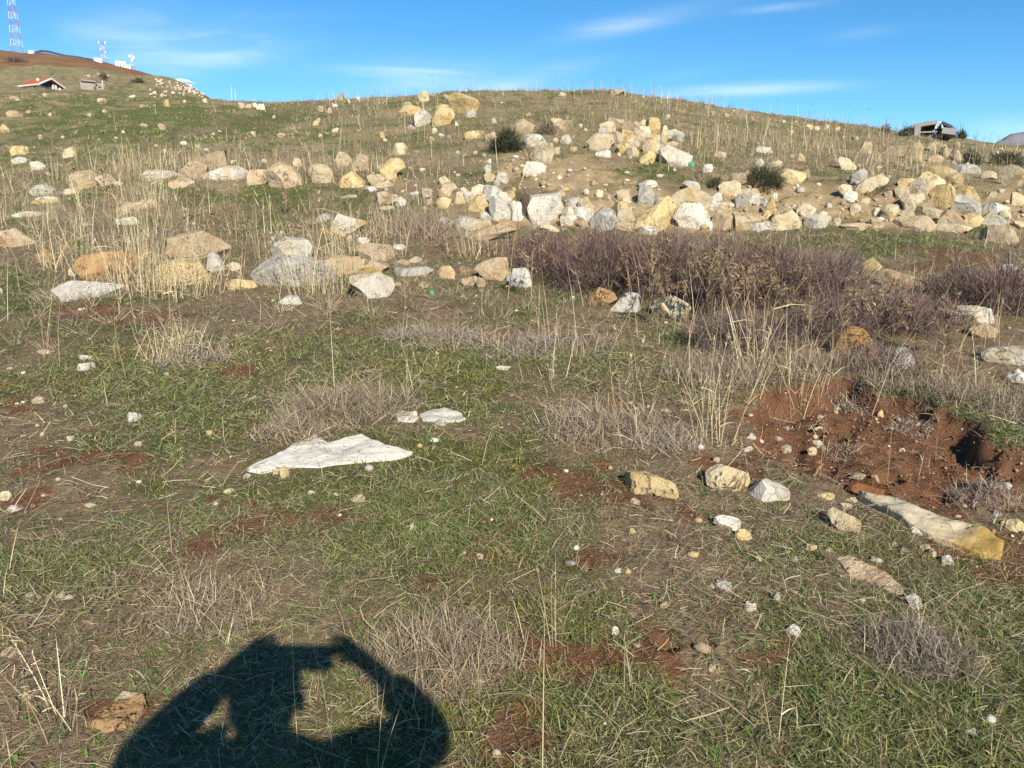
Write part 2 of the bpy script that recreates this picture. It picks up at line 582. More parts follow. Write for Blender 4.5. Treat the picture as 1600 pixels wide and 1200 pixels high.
def ground_mat():
    t = NT('hillside_ground', 0.95, 0.1)
    co = t.node('ShaderNodeNewGeometry').outputs['Position']
    soil = t.node('ShaderNodeAttribute', attribute_name='soil').outputs['Fac']
    green = t.node('ShaderNodeAttribute', attribute_name='green').outputs['Fac']
    far = t.node('ShaderNodeAttribute', attribute_name='far').outputs['Fac']
    scree = t.node('ShaderNodeAttribute', attribute_name='scree').outputs['Fac']
    brown = t.node('ShaderNodeAttribute', attribute_name='brown').outputs['Fac']
    n1 = t.noise(co, 1.3, 6, 0.6)
    n2 = t.noise(co, 9.0, 6, 0.65)
    n3 = t.noise(co, 55.0, 4, 0.7)
    n4 = t.noise(co, 160.0, 3, 0.6)
    # litter: grey-brown dead matter
    lit = t.mix(t.rng(n2, 0.32, 0.68), (0.145, 0.10, 0.06), (0.28, 0.205, 0.12))
    lit = t.mix(t.rng(n3, 0.54, 0.72, 0, 0.6), lit, (0.36, 0.28, 0.17))
    grn = t.mix(t.rng(n2, 0.35, 0.7), (0.06, 0.07, 0.024), (0.12, 0.13, 0.04))
    g = t.math('ADD', green, t.math('MULTIPLY', t.math('SUBTRACT', n2, 0.5), 1.4))
    c = t.mix(t.rng(g, 0.35, 0.75, 0, 0.85), lit, grn)
    # red earth
    ear = t.mix(t.rng(n2, 0.3, 0.7), (0.128, 0.06, 0.031), (0.222, 0.112, 0.058))
    ear = t.mix(t.rng(n3, 0.52, 0.75, 0, 0.55), ear, (0.28, 0.16, 0.095))
    s = t.math('ADD', soil, t.math('MULTIPLY', t.math('SUBTRACT', n3, 0.5), 0.8))
    c = t.mix(t.rng(s, 0.35, 0.6), c, ear)
    # hillside further off: dry grass in olive and straw patches
    fg = t.mix(t.rng(t.noise(co, 0.45, 6, 0.7), 0.40, 0.60), (0.33, 0.255, 0.15), (0.15, 0.15, 0.055))
    fg = t.mix(t.rng(t.noise(co, 3.0, 5, 0.7), 0.45, 0.7, 0, 0.7), fg, (0.29, 0.225, 0.13))
    fg = t.mix(t.rng(t.noise(co, 1.7, 5, 0.75), 0.52, 0.68, 0, 0.8), fg, (0.22, 0.135, 0.075))
    fg = t.mix(t.rng(t.noise(co, 0.11, 7, 0.75), 0.52, 0.66, 0, 0.65), fg, (0.15, 0.115, 0.07))
    fgr = t.mix(t.rng(n2, 0.35, 0.7), (0.085, 0.105, 0.032), (0.15, 0.165, 0.055))
    g2 = t.math('ADD', green, t.math('MULTIPLY', t.math('SUBTRACT', t.noise(co, 0.9, 6, 0.7), 0.5), 1.5))
    fg = t.mix(t.rng(g2, 0.45, 0.8, 0, 0.9), fg, fgr)
    c = t.mix(far, c, fg)
    sc = t.mix(t.rng(n2, 0.3, 0.7), (0.29, 0.205, 0.11), (0.45, 0.335, 0.19))
    sc = t.mix(t.rng(t.noise(co, 24, 4, 0.7), 0.56, 0.72, 0, 0.8), sc, (0.52, 0.42, 0.27))
    s2 = t.math('ADD', scree, t.math('MULTIPLY', t.math('SUBTRACT', n1, 0.5), 1.2))
    c = t.mix(t.rng(s2, 0.4, 0.65), c, sc)
    br = t.mix(t.rng(t.noise(co, 0.06, 6, 0.7), 0.35, 0.65), (0.17, 0.085, 0.042), (0.24, 0.145, 0.075))
    s3 = t.math('ADD', brown, t.math('MULTIPLY', t.math('SUBTRACT', t.noise(co, 0.04, 6, 0.7), 0.5), 1.2))
    c = t.mix(t.rng(s3, 0.4, 0.6), c, br)
    c = t.mix(t.rng(n4, 0.3, 0.75, 0.0, 0.35), c, t.mix(1.0, c, (0.45, 0.42, 0.4), 'MULTIPLY'))
    t.color(c)
    h = t.math('ADD', t.math('MULTIPLY', n2, 0.6), t.math('ADD', t.math('MULTIPLY', n3, 0.35), t.math('MULTIPLY', n4, 0.15)))
    t.bump(h, 1.0, 0.06)
    return t.m


ROCKC = {  # base, second, stain
    'w': ((0.55, 0.495, 0.385), (0.65, 0.605, 0.51), (0.49, 0.375, 0.20)),
    'c': ((0.52, 0.42, 0.255), (0.61, 0.52, 0.36), (0.48, 0.31, 0.11)),
    'y': ((0.53, 0.385, 0.175), (0.60, 0.475, 0.265), (0.44, 0.27, 0.09)),
    't': ((0.43, 0.32, 0.19), (0.53, 0.42, 0.28), (0.37, 0.225, 0.10)),
    'g': ((0.43, 0.395, 0.325), (0.56, 0.52, 0.44), (0.33, 0.285, 0.215)),
    'o': ((0.36, 0.20, 0.085), (0.46, 0.30, 0.15), (0.26, 0.12, 0.05)),
    'b': ((0.17, 0.075, 0.035), (0.27, 0.12, 0.05), (0.10, 0.05, 0.03)),
    'd': ((0.07, 0.05, 0.038), (0.11, 0.08, 0.06), (0.05, 0.035, 0.03)),  # very dark brown, for the upright piece in the bank
    'm': ((0.50, 0.44, 0.34), (0.59, 0.54, 0.45), (0.47, 0.30, 0.08)),      # white with strong ochre face
    'p': ((0.54, 0.495, 0.40), (0.63, 0.59, 0.505), (0.47, 0.395, 0.28)),      # chalky white
    'n': ((0.54, 0.45, 0.30), (0.61, 0.53, 0.39), (0.49, 0.35, 0.16)),     # cream slab with an ochre end
}


def rock_mat(k):
    base, sec, st = ROCKC[k]
    t = NT('limestone_' + {'w': 'white', 'c': 'cream', 'y': 'ochre', 't': 'tan', 'g': 'grey', 'o': 'orange', 'b': 'brown', 'd': 'dark', 'm': 'mixed', 'n': 'ochre_ended', 'p': 'chalk'}[k], 0.92, 0.12)
    pos = t.node('ShaderNodeTexCoord').outputs['Object']
    rnd = t.node('ShaderNodeObjectInfo').outputs['Random']
    off = t.node('ShaderNodeCombineXYZ', {0: t.math('MULTIPLY', rnd, 31.0), 1: t.math('MULTIPLY', rnd, 57.0), 2: t.math('MULTIPLY', rnd, 13.0)}).outputs[0]
    co = t.node('ShaderNodeVectorMath', {0: pos, 1: off}, operation='ADD').outputs[0]
    n1 = t.noise(co, 3.2, 6, 0.6, 0.4)
    n2 = t.noise(co, 14, 6, 0.65)
    n3 = t.noise(co, 60, 4, 0.7)
    c = t.mix(t.rng(n1, 0.36, 0.64), base, sec)
    lo, hi = (0.46, 0.60) if k == 'm' else (0.54, 0.72)
    c = t.mix(t.rng(t.noise(co, 2.1, 5, 0.6, 0.8), lo, hi, 0, 0.9), c, st)
    c = t.mix(t.rng(n2, 0.5, 0.72, 0, 0.6), c, tuple(x * 0.6 for x in base))
    if k == 'n':
        ex = t.math('ADD', t.node('ShaderNodeAttribute', attribute_name='along').outputs['Fac'], t.math('MULTIPLY', t.math('SUBTRACT', n1, 0.5), 0.3))
        c = t.mix(t.rng(ex, 0.70, 0.82), c, (0.43, 0.275, 0.08))
    # weathering: dull grey-brown crust, dark pits
    c = t.mix(t.rng(t.noise(co, 6.5, 6, 0.7), 0.54, 0.74, 0, 0.15 if k in 'np' else 0.36), c, tuple(x * 0.55 + 0.04 for x in st))
    pit = t.rng(t.node('ShaderNodeTexVoronoi', {'Vector': co, 'Scale': 26.0}).outputs['Distance'], 0.12, 0.3, 1.0, 0.0)
    pit = t.math('MULTIPLY', pit, t.rng(t.noise(co, 5.0, 3), 0.5, 0.6))
    c = t.mix(t.math('MULTIPLY', pit, 0.3), c, tuple(x * 0.4 for x in st))
    # a few long irregular fractures
    wv = t.noise(co, 2.6, 7, 0.62, 1.2)
    crack = t.rng(t.math('ABSOLUTE', t.math('SUBTRACT', wv, 0.5)), 0.0, 0.012, 1.0, 0.0)
    crack = t.math('MULTIPLY', crack, t.rng(t.noise(co, 4.0, 3), 0.5, 0.62))
    c = t.mix(t.math('MULTIPLY', crack, 0.7), c, tuple(x * 0.4 for x in st))
    c = t.mix(t.rng(n3, 0.6, 0.8, 0, 0.5), c, tuple(x * 0.5 for x in base))
    val = t.math('ADD', t.math('MULTIPLY', t.math('FRACT', t.math('MULTIPLY', rnd, 7.31)), 0.32), 0.72)
    c = t.mix(1.0, c, t.node('ShaderNodeCombineColor', {0: val, 1: val, 2: val}).outputs[0], 'MULTIPLY')
    t.color(c)
    h = t.math('ADD', t.math('MULTIPLY', n1, 0.7), t.math('ADD', t.math('MULTIPLY', n2, 0.5), t.math('MULTIPLY', n3, 0.2)))
    h = t.math('SUBTRACT', h, t.math('ADD', t.math('MULTIPLY', crack, 0.25), t.math('MULTIPLY', pit, 0.2)))
    t.bump(h, 0.45 if k in 'np' else 1.0, 0.05 if k in 'np' else 0.07)
    return t.m


M_ROCK = {k: rock_mat(k) for k in ROCKC}
M_GROUND = ground_mat()
M_GRASS = foliage('grass_blades', 0.25)
M_STRAW = foliage('dry_straw', 0.15)
M_TWIG = foliage('dry_twigs', 0.0, 0.8)

# ------------------------------------------------------------------ the ground, one sheet to the horizon
SCREE = [(890, 275, 80, 40, 1), (1290, 312, 130, 34, 1), (1000, 335, 320, 26, 1), (1580, 325, 60, 45, .9), (800, 262, 40, 40, .8), (1460, 250, 90, 22, .6),
         (1130, 330, 120, 40, .9), (740, 305, 70, 22, .7), (990, 300, 60, 40, .7), (1590, 238, 40, 8, 1.2), (640, 285, 120, 22, .5), (1400, 330, 90, 40, .8)]


def build_ground():
    rr = [0.25]
    while rr[-1] < 3000:
        r = rr[-1]
        rr.append(r * (1.25 if r < 0.9 else 1.0085 if r < 15 else 1.014 if r < 50 else 1.035 if r < 600 else 1.2))
    rr = np.array(rr)
    az = np.concatenate([np.arange(-47, 47.01, 0.26), np.arange(50, 311, 4.0)]) * math.pi / 180
    na, nr = len(az), len(rr)
    A, R = np.meshgrid(az, rr)
    X, Y = (R * np.sin(A)).ravel(), (R * np.cos(A)).ravel()
    Z = height(X, Y)
    Rf = np.hypot(X, Y)
    V = np.vstack([np.stack([X, Y, Z], 1), [[0, 0, hz(0, 0)]]])
    i = np.arange(nr - 1)[:, None] * na
    j = np.arange(na)[None, :]
    jn = (j + 1) % na
    Q = np.stack([i + j, i + na + j, i + na + jn, i + jn], -1).reshape(-1, 4)
    me = mesh_np('hillside', V, Q, smooth=True)
    bm = bmesh.new()
    bm.from_mesh(me)
    bm.verts.ensure_lookup_table()
    for k in range(na):
        bm.faces.new((bm.verts[k], bm.verts[(k + 1) % na], bm.verts[len(V) - 1]))
    bmesh.ops.recalc_face_normals(bm, faces=bm.faces)
    bm.to_mesh(me)
    bm.free()
    up = np.zeros(len(me.polygons) * 3)
    me.polygons.foreach_get('normal', up)
    if up.reshape(-1, 3)[:, 2].mean() < 0:
        me.flip_normals()
    me.polygons.foreach_set('use_smooth', np.ones(len(me.polygons), dtype=bool))
    X, Y = V[:, 0], V[:, 1]
    soil, green, _ = fields(X, Y)
    Rf = np.hypot(X, Y)
    px, py, _ = project(X, Y, V[:, 2])
    fr = (Y > 1)
    att = {'soil': soil * (1 - sstep(14, 22, Rf)), 'green': green, 'far': sstep(9, 17, Rf) * 0.9,
           'scree': np.where(fr & (Y > 10.5) & (Y < 60), blob(px, py, SCREE), 0),
           'brown': sstep(260, 360, Y) * (1 - sstep(-40, 0, X))}
    for k, v in att.items():
        a = me.attributes.new(k, 'FLOAT', 'POINT')
        a.data.foreach_set('value', np.ascontiguousarray(v, dtype=np.float32))
    o = link('hillside', me, M_GROUND)
    tag(o, 'grassy stony hillside of red earth rising to a crest', None, kind='structure')
    return o


build_ground()

# distant mountain beyond the right-hand end of the crest
def build_mountain():
    n, m = 90, 30
    V, F = [], []
    D = 2400.0
    for i in range(n):
        x = 1535 + i * 7.5
        top = np.interp(x, [1535, 1560, 1580, 1600, 1640, 1720, 1850, 2000, 2210], [240, 222, 210, 206, 200, 196, 204, 214, 240])
        for j in range(m):
            t = j / (m - 1)
            Yd = D * (1 - 0.35 * (1 - t))
            z = zpix(D, top) * t + (1 - t) * zpix(D * 0.65, 330)
            d = pix_dir(x, 200)
            X = d[0] / d[1] * D
            q = float(fbm2(np.array([X * 0.012]), np.array([Yd * 0.012]), 4, 5)[0]) - 0.5
            V.append((X, Yd, z + q * 50 * math.sin(math.pi * min(1, t * 0.96 + 0.02))))
    for i in range(n - 1):
        for j in range(m - 1):
            F.append((i * m + j, (i + 1) * m + j, (i + 1) * m + j + 1, i * m + j + 1))
    # far face falls away behind the ridge
    b = len(V)
    for i in range(n):
        p = V[i * m + m - 1]
        V.append((p[0] * 1.3, p[1] * 1.3, p[2] - 330))
    for i in range(n - 1):
        F.append((i * m + m - 1, (i + 1) * m + m - 1, b + i + 1, b + i))
    t = NT('mountain_scrub', 0.95, 0.1)
    co = t.node('ShaderNodeNewGeometry').outputs['Position']
    c = t.mix(t.rng(t.noise(co, 0.02, 6, 0.7), 0.35, 0.65), (0.15, 0.16, 0.19), (0.30, 0.28, 0.28))
    t.color(c)
    o = link('far_mountain', mesh_np('far_mountain', np.array(V), np.array(F), smooth=True), t.m)
    tag(o, 'distant grey mountain past the end of the crest', None, kind='structure')


build_mountain()

# ------------------------------------------------------------------ rocks
ICO = {}


def ico(sub):
    if sub not in ICO:
        bm = bmesh.new()
        bmesh.ops.create_icosphere(bm, subdivisions=sub, radius=1.0)
        bm.verts.ensure_lookup_table()
        V = np.array([v.co[:] for v in bm.verts])
        F = np.array([[v.index for v in f.verts] for f in bm.faces])
        bm.free()
        ICO[sub] = (V / np.linalg.norm(V, axis=1)[:, None], F)
    return ICO[sub]


FOOTP = []     # outlines of flat slabs on the ground
FOOT = []      # rock footprints on the ground: x, y, rx, ry


def rand_outline(x0, y0, x1, y1, rs):
    n = rs.integers(7, 10)
    th = (np.arange(n) + rs.uniform(-.3, .3, n)) * 2 * math.pi / n + rs.uniform(0, 6)
    r = rs.uniform(0.8, 1.12, n)
    c, s = np.cos(th) * r, np.sin(th) * r
    c = np.sign(c) * np.abs(c) ** 0.8
    s = np.sign(s) * np.abs(s) ** 0.8
    c = (c - c.min()) / (c.max() - c.min())
    s = (s - s.min()) / (s.max() - s.min())
    return [(x0 + a * (x1 - x0), y0 + b * (y1 - y0)) for a, b in zip(c, s)]


def radial(poly, cx, cy, th):
    """distance from centre to polygon along each angle"""
    P = np.array(poly, float) - [cx, cy]
    P[:, 1] *= -1
    r = np.zeros(th.shape)
    dx, dy = np.cos(th), np.sin(th)
    for i in range(len(P)):
        a, b = P[i], P[(i + 1) % len(P)]
        e = b - a
        den = dx * e[1] - dy * e[0]
        with np.errstate(divide='ignore', invalid='ignore'):
            t = (a[0] * e[1] - a[1] * e[0]) / den
            s = (a[0] * dy - a[1] * dx) / den
        ok = (np.abs(den) > 1e-9) & (t > 0) & (s >= -1e-6) & (s <= 1 + 1e-6)
        r = np.where(ok, np.maximum(r, t), r)
    return r


def rock(kind, outline=None, box=None, label=None, group=None, name='rock', depth=0.75, seed=0, cat='rock', facets=9, sink=0.12, flat=None):
    rs = np.random.default_rng(seed + 1000)
    if outline is None:
        outline = rand_outline(*box, rs)
    P = np.array(outline, float)
    if flat is None:
        gx, gy = (P[:, 0].min() + P[:, 0].max()) / 2, P[:, 1].max()
        k_ = 1.13 if len(P) and (P[:, 1].max() < 420) else 1.04
        P = np.stack([gx + (P[:, 0] - gx) * k_, gy + (P[:, 1] - gy) * k_], 1)
        outline = [tuple(q) for q in P]
    x0, y0, x1, y1 = P[:, 0].min(), P[:, 1].min(), P[:, 0].max(), P[:, 1].max()
    xc, yc = (x0 + x1) / 2, (y0 + y1) / 2
    wpx = x1 - x0
    sub = 6 if wpx > 150 else 5 if wpx > 30 else 4 if wpx > 13 else 3
    U, F = ico(sub)
    if flat is not None:
        # slab lying on the ground: outline traced on the ground itself
        G = np.array([ground(px, py) for px, py in outline])
        c = np.array([G[:, 0].mean(), G[:, 1].mean()])
        poly = [(g[0], -g[1]) for g in G]
        th = np.arctan2(U[:, 1], U[:, 0])
        rho = radial(poly, c[0], -c[1], th)
        hor = np.sqrt(np.maximum(1 - U[:, 2] ** 2, 0))
        k = (hor ** 8 + np.abs(U[:, 2]) ** 8) ** (-0.125)
        L = np.stack([rho * hor * k * np.cos(th), rho * hor * k * np.sin(th)], 1)
        gz = np.maximum(base_height(L[:, 0] + c[0], L[:, 1] + c[1]), height(L[:, 0] + c[0], L[:, 1] + c[1]))
        z0 = float(base_height(np.array([c[0]]), np.array([c[1]]))[0])
        up = np.where(U[:, 2] > 0, U[:, 2] * k * flat, U[:, 2] * k * 0.10)
        size = float(np.ptp(G[:, 0]))
        V = np.stack([L[:, 0], L[:, 1], (gz - z0) + up], 1)
        nz = fbm3(V * (3.0 / max(size, .1)) + seed * 3.1, 4, seed) - 0.5
        V[:, 2] += nz * (flat * 1.3 + 0.02)
        V[:, :2] *= (1 + 0.10 * nz)[:, None]
        pos = np.array([c[0], c[1], z0])
        ax_ = G[len(G) // 2] - G[0]
        al = V[:, 0] * ax_[0] + V[:, 1] * ax_[1]
        al = (al - al.min()) / np.ptp(al)
        FOOTP.append(G[:, :2])
    else:
        g = ground(xc, y1 - 0.06 * (y1 - y0))
        fw = g[1] * CP - (g[2] - CAM_H) * SP
        w = wpx * fw / FPX
        D = depth * w
        D = min(D, 1.6 * (y1 - y0) * fw / FPX + 0.05)
        # centre of the rock: behind the point where its foot meets the ground
        vd = pix_dir(xc, yc)
        vd = vd / np.linalg.norm(vd)
        fwc = fw + (0.42 if g[1] < 10 else 0.12) * D
        cen = np.array([0, 0, CAM_H]) + pix_dir(xc, yc) * fwc
        mpp = fwc / FPX
        right = np.array([1.0, 0, 0])
        right = right - vd * (right @ vd)
        right /= np.linalg.norm(right)
        upv = np.cross(right, vd)
        th = np.arctan2(U[:, 2], U[:, 0])
        rho = radial(outline, xc, yc, th) * mpp
        hor = np.sqrt(np.maximum(1 - U[:, 1] ** 2, 0))
        n = 6.0 if name == 'stone_block' else 4.0
        soft = 0.55 if name == 'stone_block' else 1.0
        k = (hor ** n + np.abs(U[:, 1]) ** n) ** (-1 / n)
        L = np.stack([rho * hor * k * np.cos(th), D / 2 * U[:, 1] * k, rho * hor * k * np.sin(th)], 1)
        # fracture faces
        sc = np.array([w / 2, D / 2, (y1 - y0) / 2 * mpp])
        ext0 = [(L[:, a_].min(), L[:, a_].max()) for a_ in (0, 2)]
        for q in range(facets + 3):
            nn = rs.normal(size=3)
            nn[1] = -abs(nn[1]) * 1.3 if q < facets + 1 else abs(nn[1])
            nn[2] = abs(nn[2]) * 0.8 if q % 2 else nn[2] * 0.5
            nn /= np.linalg.norm(nn)
            Ln = L / sc
            d = Ln @ nn
            cut = d.max() * rs.uniform(0.50, 0.83)
            ex = np.maximum(d - cut, 0)
            L = (Ln - ex[:, None] * nn * 0.97) * sc
        for a_, (lo, hi) in zip((0, 2), ext0):
            l0, l1 = L[:, a_].min(), L[:, a_].max()
            L[:, a_] = lo + (L[:, a_] - l0) * (hi - lo) / (l1 - l0)
        nz = fbm3(L / w * 3.2 + seed * 2.7, 4, seed) - 0.5
        n2 = fbm3(L / w * 9 + seed * 1.7, 2, seed + 5) - 0.5
        ridge = np.abs(fbm3(L / w * 4.5 + seed * 4.3, 3, seed + 9) - 0.5) * 2
        L = L * (1.02 + soft * (0.13 * nz + 0.07 * n2 + 0.08 * ridge))[:, None]
        # foot buried in the soil
        low = L[:, 2] < -0.3 * sc[2]
        L[low, 2] -= (sink if g[1] < 10 else 0.5) * sc[2] * 2 * ((-L[low, 2] / sc[2]) - 0.3)
        V = L[:, 0:1] * right + L[:, 1:2] * vd + L[:, 2:3] * upv
        pos = cen - upv * sc[2]
        V = V + upv * sc[2]
        FOOT.append((cen[0], cen[1], w * .40, D * .36))
    me = mesh_np(name, V, F, smooth=(flat is not None or wpx > 13))
    if flat is None and wpx > 13:
        try:
            me.set_sharp_from_angle(angle=math.radians(14))
        except Exception:
            pass
    if flat is not None:
        at = me.attributes.new('along', 'FLOAT', 'POINT')
        at.data.foreach_set('value', np.ascontiguousarray(al, dtype=np.float32))
    o = link(name, me, M_ROCK[kind], None, pos)
    o['seen'] = float(wpx)
    tag(o, label, cat, group)
    return o


A = []


def R_(kind, pts, label, depth=0.75, flat=None, name='rock', cat='rock', facets=9):
    A.append((kind, pts, label, depth, flat, name, cat, facets))


# -- rocks with a look of their own: (material, outline or box in the photograph, label)
# near ground
R_('p', [(385, 737), (410, 722), (440, 708), (470, 690), (485, 684), (492, 675), (500, 684), (512, 692), (530, 688), (550, 683), (566, 681), (582, 692), (602, 700), (622, 704), (644, 711), (620, 718), (590, 721), (560, 724), (530, 727), (500, 732), (470, 731), (440, 734), (410, 741)],
   'long low white rock with two peaks, half buried in the near grass', 0.34, flat=0.014)
R_('p', [(616, 648), (630, 643), (650, 645), (654, 654), (648, 660), (622, 659)], 'short white outcrop, one of two in line behind the twin-peaked white rock', 0.5, flat=0.012)
R_('p', [(655, 649), (676, 642), (702, 642), (720, 648), (729, 656), (716, 660), (690, 660), (660, 659)], 'longer white outcrop, one of two in line behind the twin-peaked white rock', 0.4, flat=0.012)
R_('w', [(679, 660), (688, 655), (698, 659), (697, 666), (683, 667)], 'small white stone touching the front of the longer white outcrop')
R_('y', [(437, 733), (448, 731), (452, 739), (448, 748), (438, 747)], 'small yellow stone at the foot of the twin-peaked white rock')
R_('c', [(425, 733), (433, 731), (436, 739), (429, 743)], 'tiny cream stone beside the yellow one under the twin-peaked white rock')
R_('t', [(548, 783), (553, 775), (561, 773), (570, 780), (569, 786), (552, 788)], 'smooth tan stone alone in the grass before the twin-peaked white rock')
R_('y', [(979, 756), (984, 745), (992, 737), (1000, 739), (1010, 745), (1022, 742), (1035, 752), (1050, 760), (1056, 772), (1052, 780), (1038, 778), (1024, 771), (1012, 776), (1000, 773), (988, 764)], 'knobbly yellow stone lying on a red earth patch', 0.6)
R_('t', [(984, 782), (991, 778), (1000, 783), (998, 790), (987, 789)], 'small tan stone just below the knobbly yellow stone')
R_('c', [(1105, 738), (1110, 727), (1125, 730), (1150, 737), (1165, 743), (1168, 755), (1158, 768), (1142, 771), (1124, 767), (1108, 758)], 'flat-sided cream stone with ochre streaks, tipped up beside red earth', 0.5)
R_('p', [(1168, 768), (1180, 759), (1200, 750), (1219, 754), (1231, 776), (1207, 786), (1176, 791)], 'blocky white stone next to the tipped cream stone', 0.7)
R_('p', [(1116, 813), (1132, 806), (1148, 810), (1156, 822), (1148, 832), (1134, 827)], 'bright white stone in grass beside a small yellow one', 0.8)
R_('y', [(1147, 833), (1158, 827), (1170, 834), (1174, 842), (1162, 846), (1150, 842)], 'small bright yellow stone beside the bright white one')
R_('c', [(1296, 798), (1308, 794), (1320, 802), (1335, 810), (1342, 819), (1336, 837), (1318, 832), (1305, 818)], 'angular cream stone in the grass below the dug earth', 0.7)
R_('n', [(1340, 780), (1365, 783), (1400, 790), (1450, 801), (1500, 822), (1540, 836), (1566, 854), (1561, 874), (1530, 873), (1490, 857), (1450, 842), (1420, 825), (1390, 806), (1360, 793)], 'long cream and ochre slab lying along the edge of the dug earth', 0.3, flat=0.025)
R_('t', [(1303, 873), (1335, 874), (1350, 883), (1366, 884), (1390, 903), (1413, 920), (1408, 931), (1385, 923), (1350, 906), (1330, 903)], 'thin flat beige slab flush with the grass', 0.3, flat=0.012)
R_('g', [(1418, 934), (1428, 929), (1438, 942), (1436, 953), (1422, 947)], 'pale grey stone at the lower end of the thin beige slab')
R_('b', [(1322, 764), (1338, 754), (1377, 767), (1376, 780), (1336, 777), (1324, 772)], 'rust brown block at the front of the dug earth', 0.5, name='stone_block')
R_('c', [(1326, 749), (1347, 740), (1365, 742), (1371, 755), (1360, 761), (1340, 752)], 'cream stone resting behind the rust brown block', 0.7)
R_('y', [(1567, 818), (1585, 811), (1602, 822), (1602, 836), (1580, 832)], 'yellow stone at the end of the dug earth past the long slab')
R_('w', [(1558, 763), (1568, 754), (1580, 756), (1578, 767), (1562, 768)], 'white stone lying inside the dug earth')
R_('t', [(5, 1021), (16, 1010), (31, 1012), (33, 1022), (18, 1030), (6, 1028)], 'round smooth tan stone in sparse straw near the shadow')
R_('c', [(182, 1095), (190, 1082), (208, 1084), (226, 1098), (216, 1106), (190, 1107)], 'cream stone behind an orange slab by the shadow', 0.7)
R_('o', [(137, 1140), (150, 1120), (185, 1105), (226, 1098), (232, 1108), (200, 1138), (160, 1146)], 'flat orange brown slab beside the shadow', 0.3, flat=0.03)
R_('w', [(1229, 985), (1238, 976), (1250, 982), (1248, 995), (1234, 996)], 'white pitted stone in front of the thin beige slab')
R_('w', [(954, 983), (960, 979), (967, 984), (965, 992), (957, 992)], 'single small white pebble under a bent straw', name='stone')
R_('o', [(1310, 548), (1318, 522), (1332, 512), (1348, 517), (1360, 534), (1378, 560), (1366, 572), (1335, 570)], 'pointed ochre rock standing above the dug earth', 0.6)
# middle: left group
R_('o', [(122, 424), (131, 410), (154, 400), (180, 394), (203, 397), (215, 412), (212, 432), (190, 441), (136, 438)], 'rounded orange boulder behind tall straw', 0.7, name='boulder', cat='boulder')
R_('t', [(272, 392), (282, 373), (300, 366), (316, 370), (336, 379), (351, 388), (351, 404), (325, 408), (288, 404)], 'tan domed boulder behind the straw-covered ochre one', 0.7, name='boulder', cat='boulder')
R_('y', [(238, 420), (262, 408), (300, 406), (325, 411), (322, 432), (312, 448), (260, 450), (240, 440)], 'ochre boulder screened by tall straw', 0.6, name='boulder', cat='boulder')
R_('g', [(324, 402), (334, 396), (348, 404), (352, 420), (338, 428), (326, 420)], 'grey stone leaning against the tan domed boulder')
R_('g', [(88, 464), (115, 447), (128, 440), (186, 445), (187, 462), (150, 466), (112, 472)], 'pale grey slab lying before the rounded orange boulder', 0.45, name='flat_rock')
R_('w', [(108, 426), (115, 418), (126, 424), (124, 433), (112, 433)], 'small white stone touching the rounded orange boulder')
R_('o', [(58, 402), (66, 392), (78, 393), (84, 402), (80, 414), (62, 414)], 'small orange stone left in the grass, apart from the orange boulder')
R_('t', [(-6, 370), (15, 365), (25, 360), (35, 365), (48, 373), (38, 383), (15, 389), (-6, 390)], 'pale lumpy boulder beside the grass path, far from the orange one', 0.7, name='boulder', cat='boulder')
R_('y', [(355, 443), (368, 436), (392, 437), (402, 445), (396, 453), (365, 454)], 'low ochre stone next to the big grey slab')
R_('w', [(427, 397), (437, 386), (450, 377), (462, 375), (475, 382), (483, 392), (485, 408), (470, 410), (450, 408), (432, 408)], 'domed white boulder sitting behind the big grey slab', 0.8, name='boulder', cat='boulder')
R_('g', [(399, 410), (415, 405), (432, 401), (482, 406), (500, 412), (510, 420), (525, 431), (517, 441), (482, 448), (445, 453), (412, 449), (400, 432)], 'big flat grey slab with a tan stain, before the domed white boulder', 0.55, name='flat_rock', facets=6)
R_('w', [(437, 467), (448, 462), (462, 463), (471, 470), (468, 478), (444, 477)], 'white stone alone in the grass before the big grey slab', 0.8)
R_('t', [(559, 392), (567, 386), (582, 383), (611, 387), (613, 407), (600, 410), (585, 409), (572, 406)], 'tan block behind the white and ochre boulder', 0.7, name='stone_block')
R_('t', [(506, 410), (512, 402), (530, 401), (556, 405), (562, 416), (556, 428), (528, 432), (510, 426)], 'tan boulder between the big grey slab and the tan block', 0.6, name='boulder', cat='boulder')
R_('t', [(556, 412), (575, 406), (598, 410), (608, 420), (596, 428), (566, 426)], 'low tan rock behind the white and ochre boulder')
R_('m', [(549, 444), (551, 425), (562, 420), (580, 421), (600, 433), (611, 437), (615, 450), (601, 466), (575, 471), (558, 466)], 'large white and ochre boulder facing the open grass', 0.75, name='boulder', cat='boulder')
R_('t', [(615, 411), (625, 406), (638, 410), (637, 416), (620, 417)], 'flat tan stone next to the tan block')
R_('w', [(639, 408), (648, 402), (659, 406), (658, 412), (643, 413)], 'white stone next to a flat tan stone by the tan block')
R_('g', [(616, 424), (634, 417), (664, 417), (676, 424), (664, 432), (630, 433)], 'low grey slab between the white and ochre boulder and a tan stone')
R_('t', [(684, 426), (692, 416), (704, 417), (711, 427), (708, 437), (690, 438)], 'squarish tan stone near the cracked brown boulder')
R_('t', [(712, 424), (718, 416), (732, 419), (743, 427), (738, 432), (718, 431)], 'flat tan stone leaning to the cracked brown boulder')
R_('t', [(742, 421), (755, 410), (775, 404), (792, 405), (799, 415), (798, 430), (780, 442), (760, 437), (750, 427)], 'cracked brown boulder at the edge of the purple brush', 0.8, name='boulder', cat='boulder')
R_('t', [(718, 440), (728, 432), (744, 434), (746, 445), (728, 448)], 'low tan stone in front of the cracked brown boulder')
